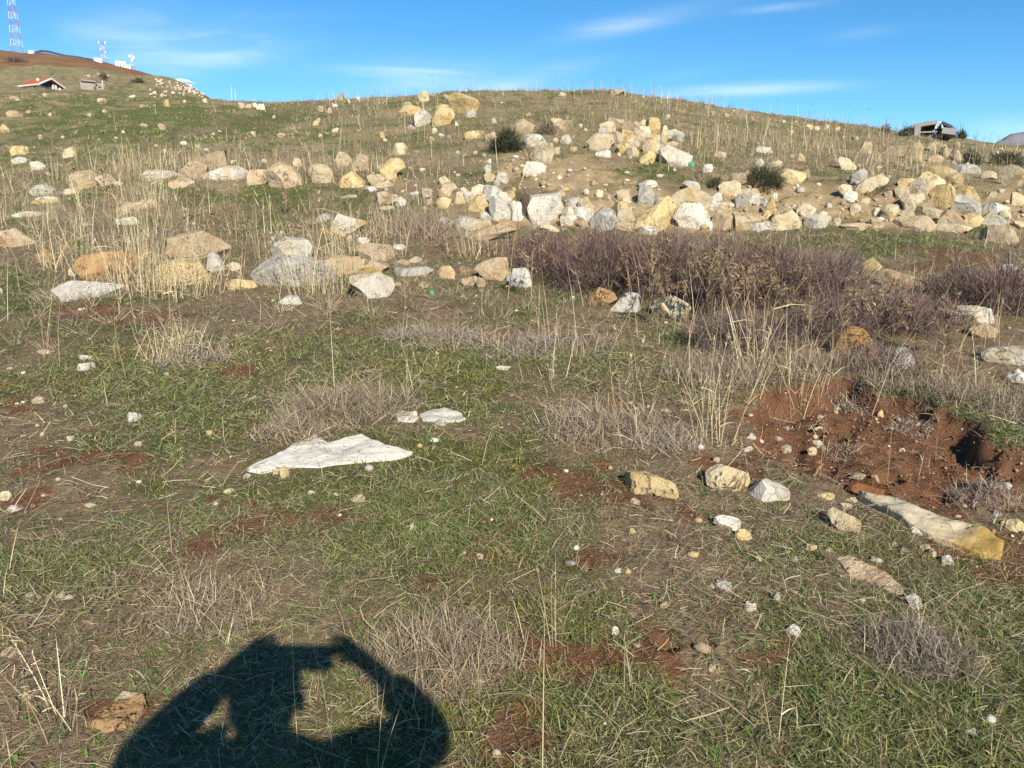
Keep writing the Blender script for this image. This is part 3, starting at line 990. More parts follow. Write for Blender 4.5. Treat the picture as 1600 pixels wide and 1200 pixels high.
R_('t', [(743, 442), (750, 434), (760, 440), (759, 449), (747, 450)], 'small tan stone under the cracked brown boulder')
R_('g', [(790, 436), (797, 428), (810, 431), (810, 442), (794, 443)], 'grey stone touching the cracked brown boulder')
R_('m', [(515, 343), (522, 338), (540, 338), (556, 344), (575, 349), (562, 355), (550, 360), (535, 362), (527, 366), (521, 362), (516, 357)], 'white boulder with an ochre end in grass on the slope', 0.6, name='boulder', cat='boulder')
R_('g', [(496, 344), (503, 335), (514, 335), (516, 343), (504, 348)], 'grey white stone beside the white boulder with an ochre end')
R_('o', [(497, 361), (504, 356), (512, 358), (511, 364), (500, 365)], 'flat orange stone before the white boulder with an ochre end')
R_('t', [(588, 317), (597, 305), (612, 302), (618, 309), (617, 320), (600, 321)], 'pale triangular boulder on open grass above the tan block', 0.8, name='boulder', cat='boulder')
R_('g', [(686, 356), (690, 345), (702, 342), (714, 350), (717, 362), (704, 366), (690, 365)], 'bluish grey boulder at the end of the rock bank', 0.8, name='boulder', cat='boulder')
R_('m', [(715, 350), (724, 342), (745, 341), (762, 350), (766, 358), (744, 362), (731, 370), (724, 374), (716, 366)], 'yellow and white rock next to the bluish grey boulder', 0.6)
R_('t', [(732, 370), (745, 358), (775, 355), (802, 354), (806, 362), (780, 370), (752, 374), (738, 378)], 'long flat tan rock below the white layered block', 0.4, name='flat_rock')
R_('w', [(756, 306), (764, 294), (780, 296), (798, 308), (802, 322), (788, 326), (766, 312)], 'leaning bright white block behind the white layered one', 0.6, name='stone_block')
R_('w', [(766, 318), (775, 312), (788, 318), (800, 334), (802, 346), (790, 350), (772, 352), (768, 338)], 'white layered block with dark pits and a crack', 0.7, name='stone_block')
R_('y', [(732, 318), (744, 308), (760, 307), (769, 318), (768, 332), (738, 333)], 'ochre block beside the white layered one', 0.7, name='stone_block')
R_('w', [(748, 340), (754, 331), (764, 333), (768, 344), (758, 349)], 'small grey white block under the ochre one')
R_('o', [(780, 352), (790, 344), (806, 348), (808, 356), (790, 360)], 'small orange rock at the foot of the white layered block')
R_('d', [(813, 341), (815, 311), (818, 308), (826, 314), (829, 342), (820, 345)], 'dark brown flat piece standing upright in the rock bank', 0.6, name='flat_rock', facets=4)  # dark brown flat piece set between the pale blocks
R_('w', [(826, 314), (838, 308), (870, 312), (876, 330), (878, 349), (860, 353), (842, 350), (830, 340)], 'big bright white block beside the upright dark piece', 0.8, name='stone_block', facets=6)
R_('w', [(798, 328), (804, 318), (814, 322), (815, 346), (802, 350)], 'pale grey block left of nothing but touching the upright dark piece'.replace('left of nothing but ', ''))
# rock bank
R_('g', [(923, 350), (934, 332), (950, 328), (960, 337), (961, 358), (946, 363), (930, 358)], 'grey leaning boulder in the rock bank', 0.7, name='boulder', cat='boulder')
R_('c', [(960, 350), (978, 330), (994, 334), (994, 358), (984, 362), (964, 356)], 'split cream boulder between the grey leaning one and a big ochre one', 0.7, name='boulder', cat='boulder')
R_('y', [(990, 366), (994, 338), (1012, 326), (1024, 316), (1040, 314), (1053, 322), (1056, 340), (1050, 354), (1040, 364), (1005, 368)], 'big rounded ochre boulder in the rock bank', 0.8, name='boulder', cat='boulder')
R_('c', [(1047, 315), (1062, 303), (1078, 298), (1098, 304), (1107, 312), (1107, 330), (1094, 330), (1076, 330), (1056, 324)], 'big tan wedge boulder on top of the rock bank', 0.8, name='boulder', cat='boulder')
R_('w', [(1055, 345), (1066, 329), (1084, 331), (1100, 322), (1105, 338), (1096, 356), (1074, 358)], 'white boulder under the big tan wedge', 0.7, name='boulder', cat='boulder')
R_('w', [(1106, 328), (1110, 310), (1118, 303), (1127, 311), (1122, 321), (1112, 331)], 'upright white stone next to the big tan wedge', 0.8)
R_('g', [(998, 318), (1000, 298), (1010, 292), (1021, 298), (1020, 316), (1010, 322)], 'upright grey white stone above the big ochre boulder', 0.8)
R_('c', [(1207, 348), (1214, 332), (1226, 325), (1242, 328), (1249, 342), (1246, 358), (1222, 361), (1210, 357)], 'round cream boulder at the foot of the bank', 0.8, name='boulder', cat='boulder')
R_('w', [(1255, 350), (1263, 340), (1286, 337), (1294, 346), (1292, 355), (1262, 356)], 'white angular stone beside the round cream boulder', 0.7)
R_('c', [(1341, 292), (1354, 283), (1374, 275), (1383, 284), (1379, 294), (1362, 300)], 'bright cream block tilted on the bank above the heap', 0.6, name='stone_block')
R_('g', [(1330, 284), (1336, 270), (1346, 267), (1353, 274), (1350, 286), (1338, 289)], 'grey white stone behind the tilted cream block')
# heap
H = 'of the rock heap'
R_('y', [(1450, 270), (1458, 263), (1478, 261), (1490, 266), (1492, 276), (1470, 280), (1455, 278)], 'topmost yellow boulder of the rock heap', 0.9, name='boulder', cat='boulder')
R_('y', [(1438, 280), (1450, 272), (1466, 276), (1477, 294), (1466, 299), (1446, 294)], 'dark pitted ochre rock under the topmost one of the heap', 0.9)
R_('y', [(1474, 284), (1484, 273), (1497, 274), (1501, 286), (1496, 298), (1480, 300)], 'round yellow boulder at the back of the heap', 0.9, name='boulder', cat='boulder')
R_('c', [(1421, 296), (1430, 282), (1440, 284), (1454, 294), (1448, 306), (1438, 310), (1424, 304)], 'cream block high on the open side of the heap', 0.8, name='stone_block', facets=6)
R_('y', [(1404, 286), (1410, 280), (1420, 284), (1427, 284), (1425, 296), (1410, 297)], 'small yellow rock at the edge of the heap')
R_('c', [(1399, 302), (1406, 294), (1420, 294), (1422, 308), (1404, 312)], 'tan block at the edge of the heap below a small yellow rock', 0.7, name='stone_block')
R_('y', [(1446, 306), (1458, 294), (1478, 292), (1486, 304), (1480, 316), (1456, 322)], 'broad yellow boulder in the middle of the heap', 0.8, name='boulder', cat='boulder')
R_('y', [(1480, 294), (1490, 286), (1503, 290), (1506, 304), (1488, 308)], 'yellow rock behind the grey slab of the heap')
R_('y', [(1496, 304), (1506, 293), (1518, 296), (1528, 314), (1518, 320), (1500, 314)], 'yellow wedge at the back end of the heap')
R_('g', [(1463, 320), (1470, 313), (1494, 306), (1522, 308), (1526, 320), (1520, 327), (1488, 327), (1468, 325)], 'wide grey slab overhanging the front of the heap', 0.8, name='flat_rock', facets=5)
R_('c', [(1410, 318), (1414, 312), (1434, 306), (1441, 320), (1438, 326), (1418, 333)], 'squared cream block on the front of the heap', 0.8, name='stone_block', facets=5)
R_('c', [(1432, 330), (1436, 324), (1470, 329), (1471, 336), (1466, 341), (1434, 337)], 'long thin cream block under the squared one of the heap', 0.6, name='stone_block', facets=5)
R_('t', [(1464, 350), (1474, 334), (1488, 331), (1504, 350), (1490, 356), (1470, 356)], 'brown pointed rock at the foot of the heap', 0.8)
R_('y', [(1503, 346), (1512, 335), (1528, 336), (1533, 346), (1524, 355), (1510, 356)], 'smooth yellow boulder at the foot of the heap', 0.9, name='boulder', cat='boulder')
R_('c', [(1378, 334), (1386, 323), (1399, 324), (1402, 344), (1390, 348), (1380, 344)], 'craggy cream rock standing beside the heap', 0.8)
R_('t', [(1400, 352), (1408, 341), (1438, 340), (1456, 346), (1458, 358), (1426, 360), (1402, 358)], 'long tan slab forming the base of the heap', 0.5, name='flat_rock')
R_('c', [(1456, 356), (1470, 351), (1496, 352), (1514, 358), (1496, 362), (1462, 361)], 'flat cream slab at ground level before the heap', 0.5, name='flat_rock')
R_('w', [(1532, 330), (1544, 320), (1560, 319), (1573, 328), (1562, 336), (1540, 336)], 'upper of two white boulders next to the heap', 0.8, name='boulder', cat='boulder')
R_('w', [(1529, 350), (1538, 336), (1552, 334), (1567, 344), (1560, 353), (1538, 354)], 'lower of two white boulders next to the heap', 0.8, name='boulder', cat='boulder')
R_('t', [(1538, 364), (1544, 356), (1554, 357), (1572, 355), (1580, 364), (1586, 376), (1575, 380), (1554, 381), (1546, 374)], 'pinkish double-lobed boulder on grass before the heap', 0.7, name='boulder', cat='boulder')
R_('c', [(1567, 270), (1574, 261), (1584, 264), (1598, 276), (1594, 290), (1580, 292), (1570, 284)], 'smooth cream boulder on the slope behind the heap', 0.8, name='boulder', cat='boulder')
R_('g', [(1487, 265), (1504, 258), (1520, 259), (1530, 270), (1512, 272), (1494, 270)], 'jagged grey white rock behind the heap', 0.6)
R_('c', [(1582, 306), (1592, 303), (1604, 312), (1602, 322), (1590, 320)], 'cream block on the bank past the two white boulders', 0.8, name='stone_block')
# under the brush
R_('o', [(917, 478), (922, 458), (940, 450), (957, 455), (962, 468), (942, 480)], 'orange brown rock under the purple brush', 0.7)
R_('w', [(949, 487), (960, 472), (975, 460), (985, 458), (994, 470), (1001, 483), (996, 490), (962, 491)], 'white wedge rock at the front of the purple brush', 0.6)
R_('c', [(1017, 482), (1024, 468), (1048, 463), (1070, 468), (1077, 484), (1070, 500), (1046, 498), (1024, 492)], 'cream yellow rock half hidden by dry thistles', 0.6)
R_('g', [(796, 440), (802, 422), (822, 420), (830, 436), (824, 450), (802, 452)], 'mottled grey rock in grass under the purple brush', 0.7)
R_('y', [(1347, 424), (1350, 412), (1360, 404), (1376, 410), (1374, 422), (1364, 436), (1350, 435)], 'upright yellow rock behind the purple brush', 0.6)
R_('t', [(1373, 424), (1396, 422), (1420, 431), (1450, 444), (1448, 454), (1424, 456), (1382, 442)], 'long beige slab sloping behind the purple brush', 0.5, name='flat_rock')
R_('g', [(1296, 430), (1306, 422), (1326, 424), (1340, 436), (1334, 448), (1304, 444)], 'grey rock seen through the purple brush')
R_('w', [(1474, 494), (1486, 482), (1512, 478), (1536, 486), (1546, 498), (1530, 506), (1492, 504)], 'pale rock lying inside the far brush', 0.6)
R_('t', [(1508, 520), (1518, 508), (1540, 506), (1556, 518), (1548, 531), (1520, 532)], 'tan pale rock below the one inside the far brush', 0.6)
R_('w', [(1394, 560), (1402, 546), (1416, 544), (1427, 556), (1424, 577), (1404, 578)], 'knobbly white rock beside the pointed ochre one', 0.7)
R_('w', [(1541, 552), (1556, 541), (1586, 543), (1606, 556), (1600, 570), (1566, 572)], 'broad white rock in dry brush above the dug earth', 0.5)
R_('w', [(1574, 588), (1584, 578), (1606, 584), (1608, 600), (1586, 599)], 'lower white rock in dry brush above the dug earth', 0.6)
R_('w', [(1560, 419), (1568, 413), (1587, 414), (1584, 422), (1566, 425)], 'thin white slab on the grass past the purple brush', 0.5, name='flat_rock')
# upper slope, left
R_('t', [(302, 256), (314, 246), (326, 239), (346, 239), (351, 248), (350, 256), (334, 266), (318, 266), (308, 260)], 'large tan boulder in the row along the tall straw', 0.7, name='boulder', cat='boulder')
R_('t', [(283, 270), (292, 256), (306, 254), (314, 262), (322, 268), (308, 280), (288, 278)], 'tan rock with a dark hollow beside the large tan boulder', 0.7)
R_('w', [(320, 278), (334, 270), (356, 263), (376, 262), (390, 268), (390, 280), (370, 283), (344, 282)], 'long white boulder in the row along the tall straw', 0.5, name='boulder', cat='boulder')
R_('w', [(227, 272), (240, 267), (262, 268), (278, 275), (262, 279), (232, 278)], 'low white slab in the row along the tall straw', 0.5, name='flat_rock')
R_('t', [(114, 285), (124, 274), (146, 270), (154, 278), (152, 292), (134, 296), (118, 293)], 'rounded tan boulder beside a dry brown thistle', 0.7, name='boulder', cat='boulder')
R_('t', [(150, 282), (158, 275), (172, 274), (179, 284), (172, 291), (154, 291)], 'smaller tan rock touching the rounded tan boulder')
R_('t', [(420, 282), (424, 264), (434, 258), (450, 264), (470, 278), (466, 290), (444, 296), (426, 292)], 'pinkish peaked boulder in the row along the tall straw', 0.7, name='boulder', cat='boulder')
R_('t', [(388, 280), (396, 268), (414, 268), (426, 278), (420, 288), (396, 288)], 'pale rock between the long white and the pinkish peaked boulders')
R_('c', [(489, 276), (494, 264), (506, 261), (518, 272), (520, 282), (506, 288), (492, 284)], 'cream yellow boulder at the end of the row along the straw', 0.8, name='boulder', cat='boulder')
R_('y', [(532, 284), (540, 272), (556, 271), (568, 282), (566, 292), (540, 294)], 'ochre boulder in dry grass below the pitted pair', 0.7, name='boulder', cat='boulder')
R_('t', [(525, 252), (530, 241), (542, 241), (548, 252), (544, 262), (530, 262)], 'pale pitted rock, one of the pitted pair')
R_('t', [(546, 256), (556, 244), (570, 244), (577, 256), (570, 268), (552, 268)], 'browner pitted rock, one of the pitted pair')
R_('y', [(596, 260), (608, 252), (629, 252), (631, 264), (620, 270), (616, 282), (598, 277)], 'ochre topped boulder above a white rock on the slope', 0.8, name='boulder', cat='boulder')
R_('c', [(576, 286), (584, 276), (604, 275), (613, 284), (608, 293), (584, 294)], 'white rock below the ochre topped boulder')
R_('c', [(614, 232), (620, 227), (632, 226), (636, 234), (630, 242), (618, 243)], 'cream yellow rock alone on the middle of the slope')
# crest
R_('y', [(702, 160), (708, 151), (727, 149), (738, 156), (747, 165), (743, 173), (724, 178), (710, 174)], 'large ochre boulder near the crest', 0.85, name='boulder', cat='boulder')
R_('y', [(676, 188), (680, 178), (690, 170), (702, 168), (708, 174), (706, 186), (694, 198), (682, 197)], 'ochre boulder below the large one near the crest', 0.85, name='boulder', cat='boulder')
R_('g', [(647, 188), (652, 179), (662, 174), (673, 175), (676, 186), (672, 195), (662, 198), (652, 197)], 'round grey green boulder near the crest', 0.85, name='boulder', cat='boulder')
R_('y', [(625, 176), (634, 168), (650, 166), (658, 172), (654, 181), (632, 182)], 'low yellow rock above the round grey green boulder')
R_('c', [(653, 152), (660, 144), (670, 147), (670, 158), (658, 160)], 'cream rock on the crest above the grey green boulder')
R_('c', [(831, 244), (840, 233), (852, 231), (867, 242), (860, 252), (846, 257), (834, 256)], 'yellowish boulder above a white one on the eroded slope', 0.8, name='boulder', cat='boulder')
R_('w', [(819, 264), (826, 256), (846, 256), (852, 262), (844, 276), (828, 277)], 'white boulder under the yellowish one on the eroded slope', 0.8, name='boulder', cat='boulder')
R_('t', [(798, 206), (804, 194), (818, 189), (832, 198), (830, 208), (808, 212)], 'tan rock behind the dark green shrub')
R_('w', [(1030, 252), (1032, 238), (1042, 232), (1060, 237), (1076, 246), (1078, 254), (1072, 262), (1054, 261), (1036, 256)], 'large pale boulder with green plastic beside it', 0.7, name='boulder', cat='boulder')
R_('t', [(1030, 232), (1034, 223), (1056, 224), (1058, 232), (1046, 236)], 'flat tan slab on top of the large pale boulder', 0.6, name='flat_rock')
R_('y', [(1000, 252), (1006, 241), (1016, 239), (1023, 246), (1020, 256), (1006, 258)], 'yellow boulder at the foot of the upper rock cluster', 0.9, name='boulder', cat='boulder')
R_('c', [(919, 224), (930, 214), (942, 211), (953, 216), (958, 226), (950, 235), (936, 237), (924, 232)], 'wide pitted cream boulder at the end of the upper cluster', 0.8, name='boulder', cat='boulder')
R_('c', [(1417, 238), (1422, 224), (1430, 223), (1434, 232), (1440, 236), (1438, 248), (1424, 252)], 'peaked cream rock among grey weeds below the ruined shed', 0.8)
R_('c', [(1310, 254), (1316, 248), (1326, 254), (1336, 261), (1332, 267), (1320, 266)], 'cream block tilted in grass on the right-hand slope'.replace('right-hand ', 'descending '), 0.7, name='stone_block')

for i, (k, pts, lab, dp, fl, nm, ct, fc) in enumerate(A):
    rock(k, outline=pts, label=lab, depth=dp, flat=fl, name=nm, cat=ct, facets=fc, seed=i)

# -- smaller stones in look-alike sets: zone -> (phrase, group), boxes by colour
COLN = {'w': 'white', 'c': 'cream', 'y': 'yellow', 't': 'tan', 'g': 'grey', 'o': 'orange'}
ZONES = {
    'crestl': ('on the grassy slope below the red-roofed house', [
        't 12 174 32 183', 'w 0 194 14 208', 'g 60 210 67 217', 'y 18 230 42 243', 'c 100 231 117 247', 'g 20 246 40 256', 'w 50 254 69 266', 'c 152 153 166 159',
        'y 256 155 266 167', 'c 316 153 325 161', 'c 247 192 259 204', 'w 135 176 144 182', 'w 201 148 212 153', 'c 218 163 227 168', 'w 66 145 73 151', 'c 15 150 30 158',
        'c 219 192 231 198', 't 390 205 400 214', 'w 281 220 292 226', 'w 370 160 383 170', 'c 383 162 393 169', 'w 393 161 403 168', 'w 50 290 80 306', 'g 178 283 193 290',
        't 268 279 300 293', 'c 40 172 49 178', 'w 74 176 81 182', 'c 160 171 167 176', 'w 285 156 291 160', 'c 305 226 311 231', 'w 318 231 326 236', 'c 340 203 347 207',
        'w 330 207 336 211', 'c 360 250 370 256', 't 95 212 101 216', 'w 178 213 184 217', 'w 190 204 195 208', 'c 240 225 247 229', 'w 254 233 260 237', 't 70 268 82 276']),
    'mid': ('in the grass around the low row of boulders', [
        'w 25 331 72 339', 't 188 318 212 334', 'c 210 312 242 326', 'w 185 340 215 351', 'c 130 347 140 353', 'g 0 448 5 460', 'w 531 361 541 370', 'w 540 366 553 379',
        'w 560 372 576 382', 'c 478 364 485 370', 'w 615 383 634 392', 'g 535 305 558 310', 'w 617 309 634 323', 'c 593 322 616 327', 't 615 440 629 448', 't 653 440 669 451',
        'c 355 410 376 426', 'w 423 369 430 375', 'w 437 360 444 366', 'c 418 376 425 381', 'w 125 555 144 563', 'g 122 567 148 581', 'c 60 546 84 554', 'c 457 247 472 261',
        'g 571 292 588 300', 'w 408 248 417 255', 't 480 257 500 275', 'c 100 296 118 304', 'w 60 308 90 316', 'y 55 312 92 318', 'w 475 375 481 380', 'c 440 471 446 475']),
    'upc': ('on the slope beneath the crest boulders', [
        'w 400 162 414 172', 'c 494 165 507 173', 'c 510 168 520 177', 'w 517 161 528 168', 'c 527 146 538 158', 'w 541 155 548 161', 'w 554 150 564 158', 'w 433 207 447 216',
        'w 518 199 530 207', 'w 492 184 502 193', 'y 487 188 498 197', 'c 693 147 702 155', 'c 630 159 645 166', 'g 726 174 743 184', 'w 765 184 777 194', 'w 710 189 717 197',
        'g 636 194 650 203', 'w 673 199 685 208', 'w 684 208 695 214', 'c 670 213 680 221', 'y 592 206 602 217', 'c 598 216 606 221', 'y 726 206 752 218', 'c 744 203 758 212',
        't 758 208 777 220', 'w 711 235 719 241', 'w 739 235 746 242', 'w 762 248 768 256', 'g 756 257 770 269', 'w 871 144 886 150', 't 951 141 976 150', 'w 903 193 911 200',
        'c 860 186 878 197', 't 865 190 890 207', 'w 817 212 853 230', 'w 876 213 893 225', 'c 863 215 873 223', 'w 855 222 866 234', 'w 862 229 876 241', 'y 888 229 902 237',
        'w 932 236 953 245', 'w 981 242 988 249', 'c 425 180 431 185', 'w 497 209 504 214', 'c 556 201 563 205', 'w 735 170 741 175', 'c 820 176 830 181', 'w 880 195 886 200', 'c 910 200 918 205']),
    'clus': ('in the upper rock cluster above the large pale boulder', [
        'c 938 191 961 208', 't 951 186 974 200', 't 974 192 1006 211', 'c 998 188 1018 197', 'y 1010 188 1031 213', 'y 967 206 991 227', 'c 990 202 1017 227', 't 959 209 973 231',
        'c 979 217 998 231', 'c 1005 222 1029 241', 'c 1030 200 1044 225', 'w 1042 204 1057 218', 'w 1052 206 1068 222', 'y 964 225 986 241', 'c 979 230 997 244', 'g 934 202 950 216', 't 1012 212 1030 226']),
    'rslope': ('on the weedy slope falling towards the ruined shed', [
        'w 1180 247 1194 260', 'w 1180 230 1202 239', 'w 1097 258 1113 269', 'c 1117 238 1133 247', 'w 1038 178 1048 186', 'w 1258 193 1271 203', 'c 1271 197 1281 204', 'w 1288 194 1296 201',
        'c 1305 197 1313 204', 't 1343 224 1361 241', 't 1381 230 1413 244', 'c 1454 223 1478 239', 't 1470 231 1488 246', 'c 1484 236 1501 252', 'c 1200 252 1221 262', 'y 1217 266 1256 284',
        'w 1252 264 1266 276', 'w 1382 272 1392 280', 'c 1535 269 1556 281', 't 1452 242 1472 254', 'w 1163 266 1171 275', 't 1140 272 1166 284', 'w 1068 284 1093 297', 'c 1125 285 1156 306',
        'w 1000 283 1025 296', 'c 1233 241 1242 246', 't 1245 239 1258 252', 'w 1110 173 1118 179', 'c 1130 176 1139 183', 'c 1170 182 1180 188', 'w 1220 187 1228 192', 't 1330 213 1342 219',
        'w 1368 259 1378 265', 'c 1490 222 1500 230', 'w 1200 234 1208 240', 'c 1232 203 1240 208']),
    'bank': ('in the stony rubble of the rock bank', [
        'c 686 277 705 290', 'c 690 287 713 300', 'c 709 302 729 319', 'w 726 302 744 319', 'c 717 294 736 306', 'y 682 310 704 326', 't 686 294 704 310', 'c 736 290 757 306',
        'c 758 271 776 284', 'w 775 271 794 286', 'w 771 283 782 299', 'y 790 300 803 318', 'g 885 310 906 329', 'c 903 311 927 333', 'w 897 326 926 348', 'y 958 318 983 342',
        'c 967 311 988 327', 't 964 298 984 313', 'w 1022 309 1040 319', 'g 1146 305 1175 323', 'w 1171 305 1187 321', 'g 1184 311 1201 323', 'g 1099 347 1113 359', 't 1113 334 1152 359',
        'c 1148 334 1197 359', 'c 1160 296 1186 307', 'w 1168 345 1202 361', 'w 1000 355 1026 367', 'y 1199 310 1211 341', 'c 1247 320 1273 338', 'c 1302 342 1313 353', 't 1315 350 1358 360',
        'c 1357 342 1379 357', 'c 1310 290 1330 305', 'w 1319 300 1338 313', 'o 1353 300 1362 307', 'w 1198 347 1207 359', 'w 1204 302 1214 313', 'c 1561 331 1577 348', 't 1574 333 1591 346',
        'c 1399 331 1428 343', 'c 878 326 896 345', 'w 876 338 900 352', 'c 840 352 872 362', 'w 912 296 920 305', 'c 870 298 882 307', 'c 930 298 942 308', 't 944 305 956 316',
        'w 1044 320 1056 330', 'c 1126 318 1142 330', 'c 1124 332 1140 343', 'y 1190 330 1204 344', 'w 1290 318 1300 326', 'c 1272 305 1284 313', 't 1330 320 1344 332', 'c 1345 310 1358 320', 'c 1364 326 1378 338',
        't 1382 300 1394 310', 'c 1544 300 1556 309', 'w 1560 296 1570 303', 'c 1582 346 1600 356', 't 900 345 920 356', 'y 1096 352 1108 360', 'c 660 296 676 308', 'w 640 300 654 308', 't 664 312 678 320']),
    'near': ('lying in the short near grass', [
        'w 481 766 493 773', 'w 672 684 687 692', 'w 1030 637 1049 646', 'y 982 825 994 834', 'y 1275 770 1303 783', 'c 1311 786 1330 797', 'c 1322 777 1338 786', 'w 1358 870 1379 880',
        'g 1404 854 1421 867', 'c 1436 850 1453 863', 'c 1448 858 1462 872', 'g 1472 868 1489 887', 'w 1164 940 1181 957', 'w 1206 925 1219 941', 'g 1121 907 1143 923', 'w 960 887 971 896',
        'y 975 887 986 897', 'y 1030 940 1045 951', 'y 1259 850 1276 863', 'w 1510 1138 1526 1151', 'c 88 925 101 938', 'w 200 645 222 660', 'c 52 620 69 632', 'c 1 768 18 784',
        'w 12 790 36 801', 'w 1425 824 1452 839', 'w 1548 797 1564 808', 'c 132 785 158 794', 'c 210 690 222 698', 'w 62 675 70 682', 'w 104 682 113 690', 'y 322 672 334 680',
        'c 350 763 366 772', 'w 775 572 803 580', 'w 1127 906 1136 917', 'c 1290 855 1302 866', 'y 1114 1042 1126 1054', 'c 1106 1037 1118 1050', 'c 1180 868 1190 878', 'w 1486 1030 1498 1040',
        't 318 1118 332 1130', 'c 295 1142 314 1153', 'w 1236 870 1246 878', 't 640 820 652 828', 'w 745 865 755 874', 'c 1390 846 1402 854', 'w 380 740 392 748', 'c 520 770 530 776']),
    'pit': ('lying on the dug red earth', [
        'w 1215 695 1236 709', 'c 1262 699 1276 711', 'w 1250 621 1261 630', 'y 1301 641 1309 647', 'c 1272 666 1285 674', 'y 1371 641 1380 654', 'w 1268 688 1284 698', 'w 1165 677 1181 688',
        'w 1162 697 1176 706', 'c 1332 615 1342 622', 'w 1303 634 1313 642', 'c 1404 700 1414 706', 'c 1500 772 1512 780', 'w 1210 682 1222 690', 'c 1225 666 1233 672']),
}
n = len(A)
MARKS = []
for o in scene.objects:
    if o.get('label') and o.get('category') in ('rock', 'boulder') and o.get('seen', 0) > 27:
        lab = o['label']
        ws = lab.split()
        if len(ws) > 9:
            for cut in (' with ', ' in ', ' behind ', ' before ', ' beside ', ' at ', ' on ', ' between ', ' next ', ' lying ', ', ', ' of '):
                if cut in lab and 3 <= len(lab.split(cut)[0].split()) <= 9:
                    lab = lab.split(cut)[0]
                    break
        if len(lab.split()) <= 9 and not lab.startswith(('upper of', 'lower of')):
            MARKS.append((o.location.x, o.location.y, lab))
MK = np.array([m[:2] for m in MARKS])
sets = {}
for z, (phrase, items) in ZONES.items():
    for it in items:
        k, *b = it.split()
        b = [float(q) for q in b]
        n += 1
        if z in ('crestl', 'upc', 'rslope', 'mid') and b[2] - b[0] < 16:
            k = {'w': 'c', 'c': 't'}.get(k, k) if n % 3 else k
            b = [b[0] + .08 * (b[2] - b[0]), b[1] + .16 * (b[3] - b[1]), b[2] - .08 * (b[2] - b[0]), b[3]]
        o = rock(k, box=b, label='stone', name='stone', cat='stone', seed=n, depth=0.8, facets=7)
        dd = np.hypot(MK[:, 0] - o.location.x, MK[:, 1] - o.location.y)
        i = int(np.argmin(dd))
        if dd[i] > max(0.9, 0.09 * o.location.y):
            i = phrase
        sets.setdefault((k, i), []).append((o, (b[2] - b[0]) * (b[3] - b[1]), (b[2] - b[0]) / max(b[3] - b[1], 1)))
for (k, i), L_ in sets.items():
    cn, mk = COLN[k], (i if isinstance(i, str) else 'near the ' + MARKS[i][2])
    if len(L_) == 1:
        o = L_[0][0]
        o['label'] = f"{'flat' if L_[0][2] > 1.9 else 'small'} {cn} stone {mk}"
    elif len(L_) == 2:
        L_.sort(key=lambda q: -q[1])
        for (o, _, _), w_ in zip(L_, ('larger', 'smaller')):
            o['label'] = f"{w_} of two {cn} stones {mk}"
    else:
        L_.sort(key=lambda q: -q[1])
        for r_, (o, _, asp) in enumerate(L_):
            if r_ == 0:
                o['label'] = f"largest {cn} stone {mk}"
            elif r_ == len(L_) - 1:
                o['label'] = f"smallest {cn} stone {mk}"
            else:
                o['label'] = f"middle-sized {cn} stone {mk}"
                o['group'] = f"{cn} stones {mk}"
    for o, _, _ in L_:
        o['group'] = f"{cn} stones {mk}"
for o in scene.objects:
    if 'seen' in o:
        del o['seen']
print('rocks', n)

# -- countless pebbles and chips
def pebbles():
    rs = np.random.default_rng(55)
    out = []
    # near ground
    for cnt, rmin, rmax, s0, s1 in ((2600, 1.2, 9.5, .006, .026), (1500, 9.5, 38, .015, .08)):
        r = np.sqrt(rs.uniform(rmin ** 2, rmax ** 2, cnt))
        a = rs.uniform(-0.72, 0.72, cnt)
        X, Y = r * np.sin(a), r * np.cos(a)
        so, gr, th = fields(X, Y)
        if rmax < 10:
            keep = rs.random(cnt) < (0.12 + 0.9 * so)
        else:
            px, py, _ = project(X, Y, base_height(X, Y))
            keep = rs.random(cnt) < 0.10 + blob(px, py, SCREE)
        X, Y = X[keep], Y[keep]
        s = s0 + (s1 - s0) * rs.random(len(X)) ** 3
        out.append(np.stack([X, Y, s], 1))
    # dense chips on the scree
    for cx, cy, rx, ry, a in SCREE:
        m = int(60 * a)
        for q in range(m):
            x, y = cx + rs.normal() * rx * .6, cy + rs.normal() * ry * .55
            if y < 246 or y > 364:
                continue
            g = ground(x, y)
            out.append(np.array([[g[0], g[1], 0.015 + 0.06 * rs.random() ** 2.5]]))
    P = np.vstack(out)
    U, F = ico(1)
    N = len(P)
    Z = height(P[:, 0], P[:, 1])
    rad = rs.uniform(0.75, 1.2, (N, len(U)))
    sc = rs.uniform(0.6, 1.2, (N, 3)) * P[:, 2:3]
    sc[:, 2] *= 0.7
    yaw = rs.uniform(0, 6.28, N)
    L = U[None] * rad[..., None] * sc[:, None, :]
    c, s = np.cos(yaw)[:, None], np.sin(yaw)[:, None]
    V = np.stack([L[..., 0] * c - L[..., 1] * s, L[..., 0] * s + L[..., 1] * c, L[..., 2]], -1)
    V += np.stack([P[:, 0], P[:, 1], Z + sc[:, 2] * 0.35], 1)[:, None, :]
    pal = np.array([(0.47, 0.39, 0.27), (0.52, 0.47, 0.39), (0.42, 0.30, 0.14), (0.35, 0.26, 0.17), (0.33, 0.29, 0.24)])
    cl = pal[rs.integers(0, 5, N)] * rs.uniform(0.75, 1.1, (N, 1))
    me = mesh_np('pebbles', V.reshape(-1, 3), (F[None] + (np.arange(N) * len(U))[:, None, None]).reshape(-1, 3), np.repeat(cl, len(U), 0))
    o = link('pebbles', me, foliage('pebble_stone', 0.0, 0.9))
    tag(o, 'countless small pale pebbles strewn over soil and scree', 'pebbles', kind='stuff')


pebbles()


